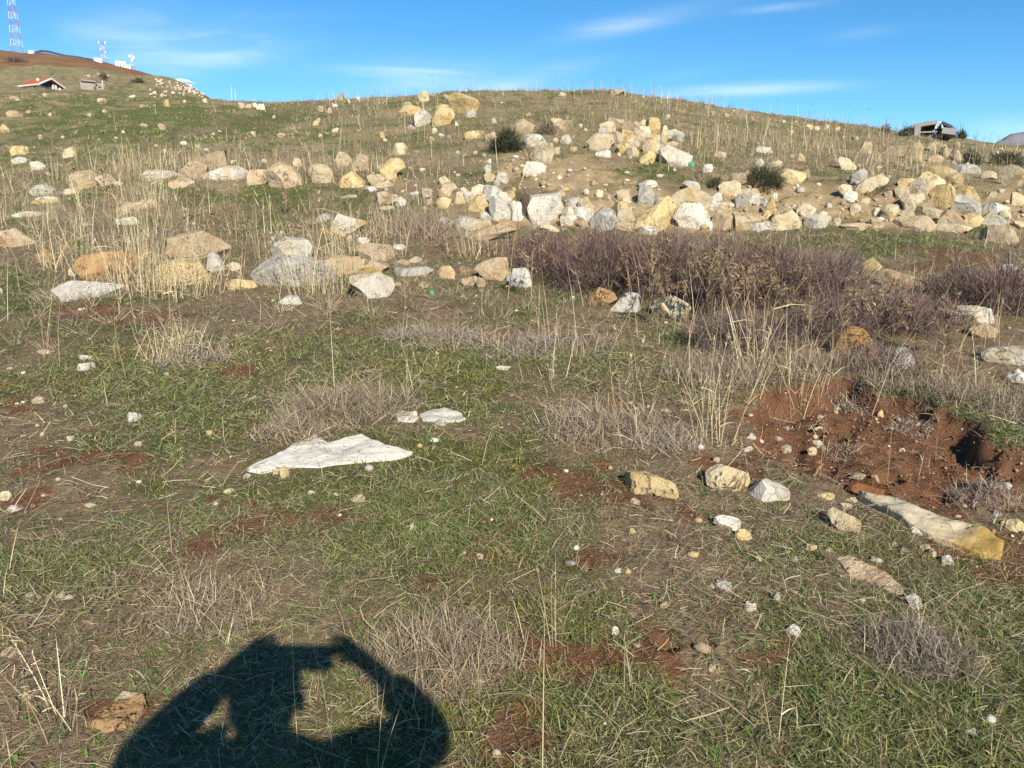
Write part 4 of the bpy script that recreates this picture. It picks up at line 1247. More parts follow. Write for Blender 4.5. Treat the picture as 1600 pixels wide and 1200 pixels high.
# -- crumbs of red earth in the dug patch and on the bare spots
def crumbs():
    rs = np.random.default_rng(77)
    cnt = 26000
    r = np.sqrt(rs.uniform(1.2 ** 2, 7.5 ** 2, cnt))
    a = rs.uniform(-0.75, 0.75, cnt)
    X, Y = r * np.sin(a), r * np.cos(a)
    X[:9000] = rs.uniform(1.0, 4.0, 9000)
    Y[:9000] = rs.uniform(2.7, 5.4, 9000)
    so, _, _ = fields(X, Y)
    inpit = poly_sdf(X, Y, PIT) < 0.05
    k = rs.random(cnt) < np.where(inpit, 0.9, so * 0.45)
    X, Y, inpit = X[k], Y[k], inpit[k]
    N = len(X)
    s = 0.0018 + 0.009 * rs.random(N) ** 3.5
    U, F = ico(1)
    V = U[None] * rs.uniform(.55, 1.4, (N, len(U), 1)) * (s[:, None] * rs.uniform(.6, 1.3, (N, 3)))[:, None, :]
    V += np.stack([X, Y, height(X, Y) + s * .25], 1)[:, None, :]
    pc = np.array([(0.15, 0.068, 0.036), (0.19, 0.095, 0.052), (0.12, 0.055, 0.03), (0.23, 0.13, 0.075)])
    cl = pc[rs.integers(0, 4, N)] * rs.uniform(.8, 1.2, (N, 1))
    me = mesh_np('soil_crumbs', V.reshape(-1, 3), (F[None] + (np.arange(N) * len(U))[:, None, None]).reshape(-1, 3), np.repeat(cl, len(U), 0))
    o = link('soil_crumbs', me, foliage('earth_crumbs', 0.0, 0.95))
    tag(o, 'crumbled red brown earth lying on the bare soil', 'soil', kind='stuff')
    print('crumbs', N)


crumbs()

# ------------------------------------------------------------------ plants
# footprint raster so that nothing grows through the flat tops of rocks
GX0, GX1, GY0, GY1, GS = -12.0, 12.0, 1.0, 18.0, 0.03
_gx, _gy = int((GX1 - GX0) / GS), int((GY1 - GY0) / GS)
OCC = np.zeros((_gx, _gy), bool)
for fx, fy, rx, ry in FOOT:
    if fy > GY1 or fy < GY0:
        continue
    i0, i1 = int((fx - rx - GX0) / GS), int((fx + rx - GX0) / GS) + 1
    j0, j1 = int((fy - ry - GY0) / GS), int((fy + ry - GY0) / GS) + 1
    i0, i1, j0, j1 = max(i0, 0), min(i1, _gx), max(j0, 0), min(j1, _gy)
    if i1 <= i0 or j1 <= j0:
        continue
    ii, jj = np.meshgrid(np.arange(i0, i1), np.arange(j0, j1), indexing='ij')
    OCC[i0:i1, j0:j1] |= (((GX0 + (ii + .5) * GS - fx) / rx) ** 2 + ((GY0 + (jj + .5) * GS - fy) / ry) ** 2) < 1

for G in FOOTP:
    i0, i1 = int((G[:, 0].min() - GX0) / GS) - 1, int((G[:, 0].max() - GX0) / GS) + 2
    j0, j1 = int((G[:, 1].min() - GY0) / GS) - 1, int((G[:, 1].max() - GY0) / GS) + 2
    ii, jj = np.meshgrid(np.arange(max(i0, 0), i1), np.arange(max(j0, 0), j1), indexing='ij')
    s = poly_sdf((GX0 + (ii + .5) * GS).ravel(), (GY0 + (jj + .5) * GS).ravel(), G).reshape(ii.shape)
    OCC[max(i0, 0):i1, max(j0, 0):j1] |= s < 0.012


def free(X, Y):
    i = np.clip(((X - GX0) / GS).astype(int), 0, _gx - 1)
    j = np.clip(((Y - GY0) / GS).astype(int), 0, _gy - 1)
    ins = (X > GX0) & (X < GX1) & (Y > GY0) & (Y < GY1)
    return ~(OCC[i, j] & ins)


def ribbons(P, D, length, width, bend, col, segs=2, taper=True, wdir=None, tipcol=None):
    """thin leaf ribbons: P base (n,3), D unit start direction (n,3), bend = end direction change (n,3)
    returns V, F(tris), C"""
    n = len(P)
    if wdir is None:
        yaw = RNG.uniform(0, 2 * math.pi, n)
        h = np.stack([np.cos(yaw), np.sin(yaw), np.zeros(n)], 1)
        wdir = h - D * np.sum(h * D, 1)[:, None]
        wdir /= np.linalg.norm(wdir, axis=1)[:, None] + 1e-9
    rows = []
    for k in range(segs + 1):
        t = k / segs
        c = P + D * (length * t)[:, None] + bend * (length * t * t)[:, None]
        if k == segs and taper:
            rows.append((c,))
        else:
            w = (width * (1 - (0.45 * t if taper else 0.3 * t)) / 2)[:, None]
            rows.append((c - wdir * w, c + wdir * w))
    V = np.stack([p for r in rows for p in r], 1)        # n, m, 3
    m = V.shape[1]
    tri = []
    for k in range(segs):
        a = 2 * k
        if k == segs - 1 and taper:
            tri.append((a, a + 1, a + 2))
        else:
            tri += [(a, a + 1, a + 3), (a, a + 3, a + 2)]
    T = np.array(tri)[None] + (np.arange(n) * m)[:, None, None]
    C = np.repeat(col[:, None, :], m, 1)
    if tipcol is not None:
        w = np.concatenate([np.full(len(r), k / segs) for k, r in enumerate(rows)])[None, :, None]
        C = C * (1 - w) + tipcol[:, None, :] * w
    return V.reshape(-1, 3), T.reshape(-1, 3), C.reshape(-1, 3)


def merge(parts):
    V, F, C, o = [], [], [], 0
    for v, f, c in parts:
        V.append(v)
        F.append(f + o)
        C.append(c)
        o += len(v)
    return np.vstack(V), np.vstack(F), np.vstack(C)


def unit(v):
    return v / (np.linalg.norm(v, axis=1)[:, None] + 1e-9)


def pal(cols, n, var=0.2):
    c = np.array(cols)[RNG.integers(0, len(cols), n)]
    return c * RNG.uniform(1 - var, 1 + var, (n, 1)) * RNG.uniform(0.94, 1.06, (n, 3))


GREENS = [(0.175, 0.205, 0.058), (0.21, 0.24, 0.068), (0.14, 0.175, 0.056), (0.25, 0.265, 0.08), (0.15, 0.195, 0.08)]
MOSSY = [(0.22, 0.215, 0.055), (0.18, 0.18, 0.05), (0.25, 0.23, 0.07)]
STRAW = [(0.55, 0.45, 0.26), (0.45, 0.36, 0.20), (0.62, 0.53, 0.34), (0.36, 0.27, 0.15)]
DEAD = [(0.25, 0.19, 0.12), (0.31, 0.24, 0.16), (0.20, 0.15, 0.10), (0.36, 0.29, 0.20), (0.28, 0.22, 0.17)]


def fan(n, r0, r1, margin=0.74):
    r = np.sqrt(RNG.uniform(r0 * r0, r1 * r1, n))
    a = RNG.uniform(-margin, margin, n)
    return r * np.sin(a), r * np.cos(a)


def upright(n, lean, yaw=None):
    yaw = RNG.uniform(0, 2 * math.pi, n) if yaw is None else yaw
    s = np.sin(lean)
    return np.stack([np.cos(yaw) * s, np.sin(yaw) * s, np.cos(lean)], 1), np.stack([np.cos(yaw), np.sin(yaw), np.zeros(n)], 1)


# -- short green grass, thicker in the green patches, absent on bare earth
def grass():
    parts = []
    for r0, r1, cnt, ls, ws, seg in ((1.15, 3.2, 200000, 0.95, 0.68, 2), (3.2, 6.0, 160000, 1.0, 1.05, 2), (6.0, 11.5, 150000, 1.15, 2.1, 1),
                                     (11.5, 22, 120000, 1.5, 4.2, 1), (22, 42, 70000, 1.8, 7.5, 1)):
        X, Y = fan(cnt, r0, r1, 0.80 if r0 < 6 else 0.72)
        # blades grow in tufts
        q = 9
        X[: cnt // 2] = np.repeat(X[: cnt // 2 // q + 1], q)[: cnt // 2] + RNG.normal(0, 0.012 * (1 + r0 / 6), cnt // 2)
        Y[: cnt // 2] = np.repeat(Y[: cnt // 2 // q + 1], q)[: cnt // 2] + RNG.normal(0, 0.012 * (1 + r0 / 6), cnt // 2)
        so, gr, th = fields(X, Y)
        px, py, _ = project(X, Y, base_height(X, Y))
        sc = np.where(Y > 10.5, blob(px, py, SCREE), 0)
        p = np.clip(0.10 + 1.1 * gr - 0.35 * th, 0.03, 1) * (1 - 0.93 * so) * (1 - 0.9 * np.clip(sc * 1.3, 0, 1))
        k = (RNG.random(cnt) < p) & free(X, Y)
        X, Y, gr = X[k], Y[k], gr[k]
        n = len(X)
        L = RNG.gamma(3.4, 0.0085, n).clip(0.010, 0.11) * ls * (0.65 + 0.6 * gr)
        W = RNG.uniform(0.0020, 0.0050, n) * ws
        D, H = upright(n, np.abs(RNG.normal(0.7, 0.45, n)).clip(0, 1.45))
        bend = H * RNG.uniform(0.05, 0.6, n)[:, None]
        bend[:, 2] -= RNG.uniform(0.0, 0.45, n)
        c = pal(GREENS, n)
        mo = fbm2(X * 2.3, Y * 2.3, 3, 131) > 0.56
        c[mo] = pal(MOSSY, int(mo.sum()))
        dry = RNG.random(n) < np.where(Y > 10, 0.72 - 0.6 * gr, 0.14)
        c[dry] = pal(STRAW, int(dry.sum())) * 0.8
        P = np.stack([X, Y, height(X, Y) - 0.004], 1)
        parts.append(ribbons(P, D, L, W, bend, c, seg))
    V, F, C = merge(parts)
    o = link('green_grass', mesh_np('green_grass', V, F, C), M_GRASS)
    tag(o, 'short green grass growing in patches over the hillside', 'grass', kind='stuff')


# -- fallen straw and grey dead matter lying on the ground
def litter():
    parts = []
    for r0, r1, cnt, ws in ((1.15, 3.2, 75000, 0.9), (3.2, 6.0, 80000, 1.3), (6.0, 11.5, 60000, 2.2), (11.5, 24, 50000, 4.0)):
        X, Y = fan(cnt, r0, r1, 0.80 if r0 < 6 else 0.72)
        so, gr, th = fields(X, Y)
        px, py, _ = project(X, Y, base_height(X, Y))
        sc = np.where(Y > 10.5, blob(px, py, SCREE), 0)
        p = np.clip(0.44 + 0.9 * th - 0.2 * gr, 0.05, 1) * (1 - 0.6 * so) * (1 - 0.85 * np.clip(sc * 1.3, 0, 1))
        k = (RNG.random(cnt) < p) & free(X, Y)
        X, Y, th = X[k], Y[k], th[k]
        n = len(X)
        L = RNG.gamma(1.5, 0.022, n).clip(0.008, 0.24) * (1 + 0.06 * r0)
        W = RNG.uniform(0.0008, 0.0022, n) * ws
        D, H = upright(n, (math.pi / 2 - np.abs(RNG.normal(0.0, 0.30, n)) - 0.25 * th * RNG.random(n)).clip(0.2, 1.62))
        bend = np.stack([RNG.normal(0, .18, n), RNG.normal(0, .18, n), RNG.normal(-0.06, .12, n)], 1)
        c = np.where((RNG.random(n) < 0.46)[:, None], pal(STRAW, n), pal(DEAD, n) * 1.1)
        rb = RNG.random(n) < 0.18
        c[rb] = pal([(0.20, 0.105, 0.055), (0.15, 0.085, 0.05), (0.26, 0.15, 0.08)], int(rb.sum()))
        P = np.stack([X, Y, height(X, Y) + RNG.uniform(0.0, 0.03, n)], 1)
        parts.append(ribbons(P, D, L, W, bend, c, 2 if r0 < 6 else 1, taper=r0 >= 6))
    # grass grown up against the foot of every rock
    for fx, fy, rx, ry in FOOT:
        if fy > 26:
            continue
        n = int(np.clip(rx * 110, 5, 46))
        th = RNG.uniform(math.pi * 1.02, math.pi * 1.98, n)
        X = fx + np.cos(th) * rx * 1.22 + RNG.normal(0, .02 + .05 * rx, n)
        Y = fy + np.sin(th) * ry * 1.45 - RNG.uniform(0, .10, n) * max(rx, .1)
        D, H = upright(n, np.abs(RNG.normal(.35, .3, n)))
        Ln = RNG.uniform(.25, .75, n) * np.clip(rx, .05, .34)
        c = np.where((RNG.random(n) < .3)[:, None], pal(GREENS, n), np.where((RNG.random(n) < .5)[:, None], pal(STRAW, n), pal(DEAD, n)))
        parts.append(ribbons(np.stack([X, Y, height(X, Y) - .01], 1), D, Ln, (.0016 + .0006 * fy) * RNG.uniform(.6, 1.3, n), H * .25 - np.array([0, 0, .1]), c, 1))
    # brown hummocks of dead grass further up the slope
    for r0, r1, tc, nb, w in ((6, 11.5, 1500, 16, .004), (11.5, 20, 3600, 13, .008), (20, 40, 4200, 10, .014)):
        X, Y = fan(tc, r0, r1, .72)
        px, py, _ = project(X, Y, base_height(X, Y))
        sc = np.where(Y > 10.5, blob(px, py, SCREE), 0)
        gb = blob(px, py, GREEN)
        k = (RNG.random(tc) > sc) & (RNG.random(tc) > gb * .8) & (fbm2(X * .5, Y * .5, 3, 201) > .42) & free(X, Y)
        X, Y = np.repeat(X[k], nb), np.repeat(Y[k], nb)
        base = np.repeat(pal(DEAD + STRAW[1:2], int(k.sum())), nb, 0)
        size = np.repeat(RNG.uniform(.5, 1.3, int(k.sum())), nb)
        n = len(X)
        D, H = upright(n, np.abs(RNG.normal(.55, .35, n)))
        P = np.stack([X + D[:, 0] * .05, Y + D[:, 1] * .05, height(X, Y) - .01], 1)
        parts.append(ribbons(P, D, size * RNG.uniform(.08, .24, n), w * RNG.uniform(.6, 1.4, n), H * .25 - np.array([0, 0, .2]), base * RNG.uniform(.8, 1.2, (n, 1)), 1))
    V, F, C = merge(parts)
    o = link('dead_grass_litter', mesh_np('dead_grass_litter', V, F, C), M_STRAW)
    tag(o, 'dead straw and grey plant litter matted on the ground', 'dead grass', kind='stuff')


# -- broad-leaved low weeds in rosettes among the grass
def weeds():
    parts = []
    cnt = 9000
    X, Y = fan(cnt, 1.2, 5.0, 0.78)
    so, gr, th = fields(X, Y)
    patch = sstep(.5, .62, fbm2(X * 1.9, Y * 1.9, 3, 171))
    px, py, _ = project(X, Y, base_height(X, Y))
    patch = np.maximum(patch * .6, blob(px, py, [(890, 1110, 150, 80, 1.3), (1260, 900, 60, 30, .8), (120, 960, 80, 60, .7), (1330, 1090, 120, 60, .7)]))
    k = (RNG.random(cnt) < np.clip(patch, 0, 1) * (1 - so)) & free(X, Y)
    X, Y = X[k], Y[k]
    for q in range(6):
        n = len(X)
        yaw = q * 1.047 + RNG.uniform(-.4, .4, n)
        D, H = upright(n, RNG.uniform(0.7, 1.35, n), yaw)
        L = RNG.uniform(0.012, 0.032, n)
        P = np.stack([X + RNG.normal(0, .01, n), Y + RNG.normal(0, .01, n), height(X, Y)], 1)
        side = np.stack([-np.sin(yaw), np.cos(yaw), np.zeros(n)], 1)
        c = pal([(0.12, 0.19, 0.042), (0.16, 0.225, 0.05), (0.09, 0.155, 0.045)], n)
        parts.append(ribbons(P, D, L, RNG.uniform(0.005, 0.010, n), np.stack([0 * yaw, 0 * yaw, -RNG.uniform(0.1, .5, n)], 1), c, 2, wdir=side))
    V, F, C = merge(parts)
    o = link('leafy_ground_cover', mesh_np('leafy_ground_cover', V, F, C), M_GRASS)
    tag(o, 'tiny broad-leaved weeds scattered through the near grass', 'weeds', kind='stuff')


# -- standing dry stalks, single and in drifts
TALL = [(230, 400, 130, 70, 1.0, .75), (480, 430, 110, 50, .8, .6), (900, 520, 130, 60, .5, .6), (1150, 540, 160, 60, .8, .55), (1300, 520, 160, 40, .7, .45), (250, 265, 220, 22, 1.4, .6),
        (520, 270, 180, 20, 1.0, .5), (600, 185, 90, 30, 1.0, .7), (1000, 180, 140, 30, .9, .6), (1250, 225, 170, 26, 1.3, .6), (1400, 250, 110, 26, 1.0, .6), (650, 340, 90, 40, .8, .4),
        (120, 330, 150, 40, .7, .55), (360, 340, 120, 40, .5, .5), (960, 150, 260, 10, .6, .6), (620, 160, 220, 10, .7, .6), (60, 150, 120, 12, .4, .4), (700, 560, 250, 60, .12, .5),
        (1550, 480, 110, 80, .6, .45), (850, 360, 100, 40, .3, .5), (1540, 250, 60, 22, 1.1, .7), (900, 190, 100, 25, .6, .5)]


def stalks():
    parts = []
    heads = []
    for r0, r1, cnt, w in ((1.3, 4, 900, .0022), (4, 11, 7000, .0036), (11, 20, 12000, .0085), (20, 40, 9000, .012)):
        X, Y = fan(cnt, r0, r1, 0.72)
        px, py, _ = project(X, Y, base_height(X, Y))
        d = np.zeros(cnt)
        hh = np.full(cnt, 0.35)
        for cx, cy, rx, ry, a, h in TALL:
            e = a * np.exp(-((px - cx) / rx) ** 2 - ((py - cy) / ry) ** 2)
            hh = np.where(e > d, h, hh)
            d = np.maximum(d, e)
        k = (RNG.random(cnt) < d * 0.9 + np.where(Y > 11, 0.02, 0.05)) & free(X, Y)
        X, Y, hh = X[k], Y[k], hh[k]
        n = len(X)
        L = hh * (0.2 + 1.0 * RNG.random(n) ** 1.6)
        D, H = upright(n, np.abs(RNG.normal(0, 0.16, n)))
        bend = H * RNG.normal(0.05, 0.12, n)[:, None]
        c = pal(STRAW, n)
        gr = RNG.random(n) < 0.38
        c[gr] = pal(DEAD, int(gr.sum()))
        P = np.stack([X, Y, height(X, Y) - 0.01], 1)
        parts.append(ribbons(P, D, L, w * RNG.uniform(.7, 1.3, n), bend, c, 2 if r0 < 11 else 1))
        # side leaves and seed heads
        s = RNG.random(n) < 0.55
        T = P[s] + D[s] * (L[s] * RNG.uniform(.55, .95, s.sum()))[:, None] + bend[s] * (L[s] * .7)[:, None]
        D2, _ = upright(int(s.sum()), RNG.uniform(0.3, 1.0, int(s.sum())))
        parts.append(ribbons(T, D2, L[s] * RNG.uniform(.1, .3, s.sum()), w * 1.2 * np.ones(s.sum()), D2 * 0.1, c[s] * .9, 1))
    V, F, C = merge(parts)
    o = link('dry_stalks', mesh_np('dry_stalks', V, F, C), M_STRAW)
    tag(o, 'thin standing dry grass stalks over the whole slope', 'dry grass', kind='stuff')


grass()
litter()
weeds()
stalks()


# -- clumps of tall straw that stand out one by one
def straw_clump(px, py, hpx, wpx, nst, label, lean=0.16, cols=STRAW, group=None, heads=False):
    g = ground(px, py)
    fw = g[1] * CP - (g[2] - CAM_H) * SP
    h, w = hpx * fw / FPX, wpx * fw / FPX
    n = nst
    X, Y = RNG.normal(0, w * .26, n), RNG.normal(0, w * .22, n)
    zz = height(X + g[0], Y + g[1]) - g[2]
    P = np.stack([X, Y, zz - 0.02], 1)
    L = h * RNG.uniform(0.45, 1.05, n)
    D, H = upright(n, np.abs(RNG.normal(0, lean, n)))
    D[:, 0] += X / max(w, .01) * 0.35
    D = unit(D)
    bend = H * RNG.uniform(-.05, .3, n)[:, None] * 0.7
    bend[:, 2] -= RNG.uniform(0, .12, n)
    c = pal(cols, n)
    wd = 0.0009 * fw ** 0.75 * RNG.uniform(.7, 1.3, n) + 0.0008
    root = empty('straw_clump', g)
    tag(root, label, 'dry grass', group)
    if n <= 40:
        for q in range(n):
            link('stem', mesh_np('stem', *ribbons(P[q:q + 1], D[q:q + 1], L[q:q + 1], wd[q:q + 1], bend[q:q + 1], c[q:q + 1], 4)), M_STRAW, root)
    else:
        link('stems', mesh_np('stems', *ribbons(P, D, L, wd, bend, c, 3)), M_STRAW, root)['kind'] = 'stuff'
    m = int(n * 1.6)
    i = RNG.integers(0, n, m)
    t = RNG.uniform(0.02, .8, m)
    Q = P[i] + D[i] * (L[i] * t)[:, None] + bend[i] * (L[i] * t * t)[:, None]
    D2, H2 = upright(m, RNG.uniform(.35, 1.3, m))
    link('leaves', mesh_np('leaves', *ribbons(Q, D2, L[i] * RNG.uniform(.1, .35, m), wd[i] * 1.3, H2 * .2 - np.array([0, 0, .35]), pal(cols, m) * .95, 2)), M_STRAW, root)['kind'] = 'stuff'
    if heads:
        k = np.where(RNG.random(n) < .6)[0]
        rep = np.repeat(k, 10)
        t = RNG.uniform(.86, 1.0, len(rep))
        Q = P[rep] + D[rep] * (L[rep] * t)[:, None] + bend[rep] * (L[rep] * t * t)[:, None]
        D3, _ = upright(len(rep), RNG.uniform(.1, .7, len(rep)))
        link('seed_heads', mesh_np('seed_heads', *ribbons(Q, D3, L[rep] * RNG.uniform(.025, .06, len(rep)), wd[rep] * 1.2, D3 * 0, c[rep], 1)), M_STRAW, root)['kind'] = 'stuff'
    return root


straw_clump(205, 450, 110, 90, 130, 'dense golden straw clump in front of the rounded orange boulder')
straw_clump(285, 462, 90, 130, 170, 'golden straw clump screening the ochre boulder', 0.22)
straw_clump(222, 410, 165, 46, 34, 'tall thin pale reeds rising above the rounded orange boulder', .07, heads=True)
straw_clump(95, 420, 120, 70, 60, 'leaning straw tuft beside the small orange stone', .28)
straw_clump(240, 320, 70, 60, 40, 'straw tuft behind the tan domed boulder', .15)
straw_clump(520, 455, 100, 80, 70, 'straw clump between the grey slab and the white and ochre boulder', .16)
straw_clump(480, 460, 175, 40, 16, 'few very tall straws beside the big grey slab', .06, heads=True)
straw_clump(270, 560, 80, 110, 110, 'straw clump alone in the open grass below the ochre boulder', .3)
straw_clump(985, 650, 150, 60, 14, 'sparse tall straws standing in the open grass', .12, heads=True)
straw_clump(1120, 690, 165, 66, 26, 'tall pale straws leaning over the dug earth', .16, heads=True)
straw_clump(1190, 590, 170, 80, 34, 'straws standing before the purple brush and thistles', .18)
straw_clump(860, 600, 120, 50, 12, 'thin straws in the grass by a grey twig mat', .1, heads=True)
straw_clump(745, 400, 60, 60, 40, 'short straw tuft on red earth behind the cracked brown boulder', .15)
straw_clump(1240, 610, 150, 80, 40, 'dry straws beside the pointed ochre rock', .2)
straw_clump(870, 1010, 200, 20, 6, 'very tall thin straws crossing the near grass', .05, heads=True)
straw_clump(390, 940, 90, 30, 5, 'bent straw with a feathery head near the shadow', .2, heads=True)
straw_clump(80, 1130, 180, 90, 16, 'slanting straws beside the orange slab by the shadow', .3, heads=True)
straw_clump(1545, 1180, 140, 40, 3, 'pair of bare straws in deep near grass', .12)
straw_clump(980, 1080, 150, 30, 4, 'lone straw by the two burrow holes', .15, heads=True)
straw_clump(1215, 1160, 230, 20, 2, 'single very long straw in the near grass', .1, heads=True)
straw_clump(650, 610, 110, 60, 10, 'few straws behind the white outcrops', .1, heads=True)
straw_clump(560, 400, 90, 120, 60, 'wispy straws behind the tan block', .16)


# -- low mats of grey-brown twigs
def twig_mat(px, py, wpx, hpx, n, label, cols=DEAD, up=1.1):
    g = ground(px, py)
    fw = g[1] * CP - (g[2] - CAM_H) * SP
    w, h = wpx * fw / FPX, hpx * fw / FPX
    rr, aa = np.sqrt(RNG.random(n)), RNG.uniform(0, 2 * math.pi, n)
    rr = rr * (.6 + .8 * fbm2(np.cos(aa) * 1.5 + px, np.sin(aa) * 1.5 + py, 3, 5))
    X, Y = np.cos(aa) * rr * w * .55, np.sin(aa) * rr * w * .42
    X, Y = X + RNG.normal(0, .02, n), Y + RNG.normal(0, .02, n)
    zz = height(X + g[0], Y + g[1]) - g[2]
    fall = np.clip(1.15 - rr, .1, 1) * (.5 + fbm2(X * 7 + px, Y * 7, 2, 9))
    P = np.stack([X, Y, zz + RNG.random(n) * h * .35 * fall], 1)
    D, H = upright(n, np.abs(RNG.normal(up, .45, n)).clip(0, 1.6))
    L = h * RNG.uniform(.25, .9, n) * (.45 + .55 * fall)
    root = empty('twig_mat', g)
    tag(root, label, 'dry plant')
    wd = (0.0011 + 0.00035 * fw) * RNG.uniform(.6, 1.4, n)
    link('twigs', mesh_np('twigs', *ribbons(P, D, L, wd, np.stack([RNG.normal(0, .3, n), RNG.normal(0, .3, n), RNG.normal(-.1, .25, n)], 1), pal(cols, n), 2)), M_TWIG, root)['kind'] = 'stuff'
    m = n // 12
    k = RNG.integers(0, n, m)
    D2, _ = upright(m, np.abs(RNG.normal(.55, .4, m)))
    link('stems', mesh_np('stems', *ribbons(P[k], D2, h * RNG.uniform(.4, 1.1, m), wd[k], RNG.normal(0, .2, (m, 3)), pal(STRAW + DEAD, m) * .9, 2)), M_TWIG, root)['kind'] = 'stuff'
    return root


TM = DEAD + [(0.25, 0.19, 0.13), (0.18, 0.13, 0.10)]
DKT = [(0.17, 0.125, 0.105), (0.22, 0.165, 0.13), (0.13, 0.095, 0.085)]
GREYP = [(0.26, 0.205, 0.165), (0.32, 0.26, 0.21), (0.20, 0.15, 0.125), (0.36, 0.295, 0.235)]
twig_mat(545, 640, 200, 62, 2600, 'broad brown twig mat behind the twin-peaked white rock', TM)
twig_mat(460, 680, 120, 40, 1300, 'brown grass hummock against the twin-peaked white rock', TM)
twig_mat(940, 668, 200, 50, 2400, 'wide grey brown twig mat in the open grass', GREYP + TM)
twig_mat(1040, 690, 110, 36, 1300, 'grey twig mat above the knobbly yellow stone', GREYP)
twig_mat(690, 1040, 230, 80, 2600, 'untidy brown twig bunch beside the shadow', TM + STRAW[3:], .85)
twig_mat(1440, 1030, 150, 70, 1800, 'dark grey brown twig mat below the thin beige slab', [(.14, .11, .085), (.2, .16, .12), (.25, .21, .17)], .8)
twig_mat(300, 560, 130, 40, 1200, 'grey twig mat beside the lone straw clump', GREYP)
twig_mat(130, 462, 130, 30, 1000, 'grey twig mat in front of the pale grey slab', GREYP)
twig_mat(1425, 672, 70, 22, 500, 'grey root clump hanging on the dug earth', GREYP)
twig_mat(1310, 712, 60, 22, 450, 'torn grass clod lying on the dug earth', TM)
twig_mat(1540, 770, 90, 36, 900, 'grey root tangle at the end of the dug earth', GREYP)
twig_mat(1350, 622, 70, 24, 600, 'small grey tuft on the upper lip of the dug earth', GREYP)
twig_mat(330, 960, 170, 60, 1500, 'flat dry thatch in grass above the shadow', TM, 1.1)
twig_mat(660, 365, 150, 60, 2200, 'brown grass hummock left of none'.replace(' left of none', ' by the pale triangular boulder'), TM, .6)
twig_mat(1500, 618, 170, 46, 2000, 'dry brown brush overhanging the dug earth', DKT + TM, .6)
twig_mat(1310, 578, 170, 46, 2000, 'dry brown brush between the pointed ochre rock and the dug earth', DKT + TM, .6)
twig_mat(1120, 590, 170, 60, 1700, 'dry brown brush in front of the thistles', DKT + TM, .6)
twig_mat(1595, 655, 100, 36, 900, 'dry brush around the lower white rock', DKT + TM, .6)
twig_mat(850, 545, 190, 40, 1600, 'thin purple grey mat in grass below the mottled grey rock', GREYP)
twig_mat(680, 530, 170, 36, 1300, 'low grey mat in grass below the white and ochre boulder', GREYP)


# -- twiggy domed shrubs
def shrub(px, py, wpx, hpx, n, cols, label, name='bush', group=None, leafy=False, dens=1.0, cat='bush'):
    g = ground(px, py)
    fw = g[1] * CP - (g[2] - CAM_H) * SP
    w, h = wpx * fw / FPX, hpx * fw / FPX
    d = w * .8
    cz = np.array([0, d * .35, 0])
    root = empty(name, g)
    tag(root, label, cat, group)
    pc = px * .013 + py * .017
    # limbs
    m = max(24, n // 90)
    a = RNG.uniform(0, 2 * math.pi, m)
    el = RNG.uniform(.15, 1.5, m)
    E = np.stack([np.cos(a) * np.cos(el) * w / 2, np.sin(a) * np.cos(el) * d / 2, np.sin(el) * h * .9], 1)
    D = unit(E)
    Lm = np.linalg.norm(E, axis=1) * RNG.uniform(.6, .95, m)
    P0 = np.zeros((m, 3)) + cz + RNG.normal(0, .04 * w, (m, 3)) * [1, 1, 0]
    P0[:, 2] = height(P0[:, 0] + g[0], P0[:, 1] + g[1]) - g[2] - .02
    bc = pal([(0.10, 0.075, 0.06), (0.14, 0.10, 0.08)], m)
    link('branches', mesh_np('branches', *ribbons(P0, D, Lm, np.full(m, .006 + .0006 * fw), RNG.normal(0, .12, (m, 3)), bc, 2)), M_TWIG, root)['kind'] = 'stuff'
    # twigs through the crown's volume, lumpy outline
    a = RNG.uniform(0, 2 * math.pi, n)
    el = np.arcsin(RNG.uniform(0.0, 1.0, n))
    rr = RNG.uniform(.35, 1.0, n) ** .6
    U = np.stack([np.cos(a) * np.cos(el), np.sin(a) * np.cos(el), np.sin(el)], 1)
    lump = .45 + 1.05 * fbm3(U * 2.6 + pc, 3, 7)
    Q = U * (rr * lump)[:, None] * [w / 2, d / 2, h] * .86
    keep = RNG.random(n) < np.clip(.25 + 1.7 * (fbm3(Q / max(w, .1) * 9 + pc, 2, 3) - .25), 0, 1)
    Q, U = Q[keep], U[keep]
    n = len(Q)
    Q = Q + cz
    Q[:, 2] += height(Q[:, 0] + g[0], Q[:, 1] + g[1]) - g[2]
    D = unit(U * .7 + RNG.normal(0, .55, (n, 3)) + [0, 0, .35])
    Lt = RNG.uniform(.35, 1.1, n) * min(.16, .32 * h) * (1 + .015 * fw) * np.where(RNG.random(n) < .07, 2.2, 1.0)
    wd = (.0016 + .00042 * fw) * RNG.uniform(.6, 1.4, n) * (1.7 if leafy else 1)
    c = pal(cols, n, .28)
    tone = fbm3(Q / max(w, .1) * 4 + pc, 2, 17)[:, None]
    link('foliage' if leafy else 'twigs', mesh_np('twigs', *ribbons(Q, D, Lt, wd, RNG.normal(0, .25, (n, 3)), c * (.75 + .5 * tone), 1 if leafy else 2)), M_GRASS if leafy else M_TWIG, root)['kind'] = 'stuff'
    return root


